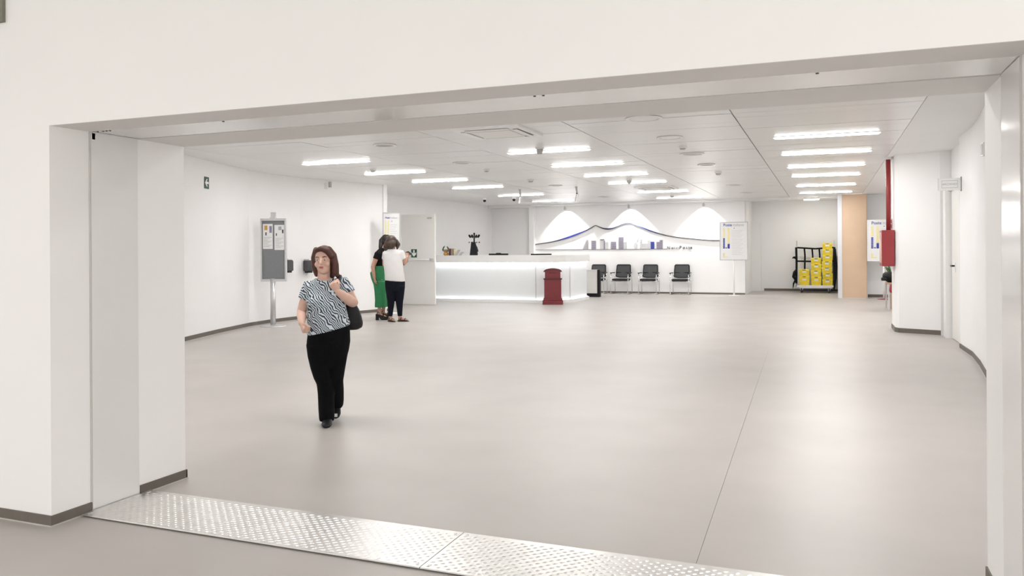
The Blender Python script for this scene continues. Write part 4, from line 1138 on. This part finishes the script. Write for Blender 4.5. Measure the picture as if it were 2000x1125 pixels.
for hl, to in (((-.105, .03, 0), (-.0, -.13, 0)), ((.085, .02, 0), (.285, -.06, 0))):
    s_ = MB(); shoe(s_, V(hl) + V((-.01, .005, 0)), V(to) + V((.012, -.01, 0)), .046, .032)
    so = s_.build('sandal', M_SANDAL, W2, smooth=True)
    h_, t2 = V(hl), V(to); dn = (t2 - h_).normalized(); sd = V((-dn.y, dn.x, 0))
    q = MB()
    for f_, hz in ((.68, .062), (.30, .085)):
        c = h_ + (t2 - h_) * f_
        q.tube([c + sd * .047 + V((0, 0, .018)), c + sd * .035 + V((0, 0, hz * .85)), c + V((0, 0, hz)), c - sd * .035 + V((0, 0, hz * .85)), c - sd * .047 + V((0, 0, .018))], .009, 6)
    q.build('sandal_strap', M_SANDAL, so)
b = MB(); hc2 = V(HC2)
def HP2(p): return hc2 + Rh2 @ V(p)
b.ellipsoid(HP2((0, .03, .035)), (.108, .112, .105), Rh2, 18, 12)
b.ellipsoid(HP2((0, .07, -.05)), (.115, .075, .10), Rh2, 18, 12)
b.ellipsoid(hc2 + V((-.06, -.04, -.08)), (.10, .075, .055), None, 14, 10)
b.tube([hc2 + V((-.10, -.02, .0)), hc2 + V((-.135, -.03, -.09)), hc2 + V((-.125, -.05, -.165))], [.055, .055, .025], 10, True)
b.tube([hc2 + V((.07, -.02, .02)), hc2 + V((.115, -.02, -.05)), hc2 + V((.10, -.04, -.125))], [.055, .055, .025], 10, True)
fuse(b, 'hair', M_HAIRB, W2, .010, 4)
t = thing('mobile_phone', 'dark mobile phone held by the woman in white', 'phone', (-8.155, 14.218, 0), math.radians(29.8))
ph = MB().box(-.038, .038, -.005, .005, -.075, .075)
ph.xf(Matrix.Translation((.305, .165, 1.385)) @ Matrix.Rotation(math.radians(60), 4, 'X') @ Matrix.Rotation(math.radians(-35), 4, 'Y'))
bevel(ph.build('case', M_DARK, t), .004)
ph = MB().box(-.034, .034, -.0062, -.005, -.069, .069)
ph.xf(Matrix.Translation((.305, .165, 1.385)) @ Matrix.Rotation(math.radians(60), 4, 'X') @ Matrix.Rotation(math.radians(-35), 4, 'Y'))
ph.build('screen', M_INKD, t)

# ---------- woman in green trousers, facing right
W3 = thing('person', 'woman in a black top and wide green trousers leaning towards the phone', 'person', (-8.66, 14.52, 0), math.radians(30.7))
Rh3 = Matrix.Rotation(math.radians(80), 3, 'Z') @ Matrix.Rotation(math.radians(22), 3, 'X')
HC3 = (.165, .06, 1.64)
b = MB()
head(b, HC3, Rh3, 1.05)
b.tube([(.14, .05, 1.58), (.075, .02, 1.46)], [.052, .06], 14)
b.ell_rings([(.06, .01, 1.49, .06, .07), (.03, .0, 1.43, .075, .14), (.01, 0, 1.30, .085, .145), (.005, 0, 1.14, .075, .13), (-.03, 0, 1.0, .11, .15), (-.03, 0, .85, .10, .15)])
S4, E4, W4 = V((-.045, -.155, 1.375)), V((-.145, -.185, 1.105)), V((-.115, -.20, .875))
b.tube([S4, S4.lerp(E4, .5), E4, E4.lerp(W4, .4), W4], [.052, .050, .042, .040, .028], 12, True)
hand(b, W4, (.12, 0, -1), (1, .2, 0), 1, .35, .95, .010)
S5, E5, W5 = V((.0, .155, 1.38)), V((.03, .20, 1.12)), V((.24, .16, 1.20))
b.tube([S5, S5.lerp(E5, .5), E5, E5.lerp(W5, .4), W5], [.05, .048, .042, .038, .028], 12, True)
hand(b, W5, (1, -.2, .2), (0, -.4, .9), 1, .6, .95, .010)
for y, dx in ((-.085, 0), (.09, .09)):
    b.tube([(.0 + dx * .3, y, .85), (.01 + dx * .6, y, .50), (-.02 + dx, y, .20), (-.025 + dx, y, .16)], [.085, .055, .037, .04], 12)
    shoe(b, (-.06 + dx, y, .105), (.135 + dx, y - .03, .055), .037, .055)
fuse(b, 'body', M_SKIN2, W3, .0075, 4)
face(W3, HC3, Rh3, 1.05)
b = MB()
b.ell_rings([(.068, .01, 1.50, .055, .075), (.055, .005, 1.475, .085, .12), (.03, .0, 1.43, .105, .165), (.012, 0, 1.36, .112, .175), (.002, 0, 1.27, .110, .165), (.002, 0, 1.17, .098, .150), (.004, 0, 1.09, .096, .148)], 22)
b.tube([S4 + V((.02, .04, .02)), S4, S4.lerp(E4, .40)], [.06, .066, .064], 12)
b.tube([S5 + V((.0, -.04, .02)), S5, S5.lerp(E5, .45)], [.06, .066, .062], 12)
fuse(b, 'top', M_BTEE, W3, .010, 4)
b = MB()
b.ell_rings([(.004, 0, 1.125, .102, .155), (-.015, 0, 1.06, .125, .165), (-.045, 0, .98, .162, .175), (-.035, 0, .88, .155, .178), (-.015, 0, .78, .14, .175), (.0, 0, .70, .12, .16)], 24)
b.ell_rings([(-.012, -.085, .80, .132, .10), (.004, -.085, .60, .122, .098), (.010, -.085, .42, .118, .10), (.010, -.085, .265, .124, .105)], 18)
b.ell_rings([(.02, .085, .80, .125, .10), (.07, .088, .60, .122, .098), (.10, .09, .42, .120, .10), (.11, .09, .265, .124, .105)], 18)
fuse(b, 'trousers', M_GREENT, W3, .010, 4)
MB().lathe([(.016, 0), (.016, .006)], n=12).xf(Matrix.Translation((.075, -.155, 1.05)) @ Matrix.Rotation(math.pi / 2, 4, 'X')).build('button', M_LEAF, W3)
for y, dx in ((-.085, 0), (.09, .09)):
    s_ = MB()
    s_.box(-.095 + dx, -.025 + dx, y - .033, y + .03, 0, .11)
    s_.prism([(-.03 + dx, .06), (-.095 + dx, .11), (-.095 + dx, .13), (-.02 + dx, .118), (.06 + dx, .08), (.15 + dx, .075), (.16 + dx, .06), (.15 + dx, .0), (.03 + dx, 0)], y - .06, y + .035, 'y')
    so = s_.build('platform_sandal', M_BLACK, W3)
    MB().tube([(.06 + dx, y - .06, .07), (.06 + dx, y - .05, .12), (.06 + dx, y - .01, .135), (.06 + dx, y + .03, .12), (.06 + dx, y + .037, .07)], .014, 6).tube([(-.07 + dx, y - .04, .12), (-.05 + dx, y - .045, .175), (-.01 + dx, y, .20), (-.05 + dx, y + .035, .175), (-.07 + dx, y + .03, .12)], .007, 6).build('sandal_strap', M_BLACK, so)
b = MB(); hc3 = V(HC3)
def HP3(p): return hc3 + Rh3 @ V(p)
b.ellipsoid(HP3((0, .028, .035)), (.092, .10, .095), Rh3, 18, 12)
b.tube([HP3((0, .09, .06)), HP3((0, .13, -.04)), hc3 + V((-.15, -.04, -.13)), hc3 + V((-.17, -.06, -.22))], [.055, .055, .045, .015], 12, True)
b.ellipsoid(HP3((0, .07, -.05)), (.08, .06, .08), Rh3, 16, 10)
fuse(b, 'hair', M_HAIRD, W3, .010, 4)
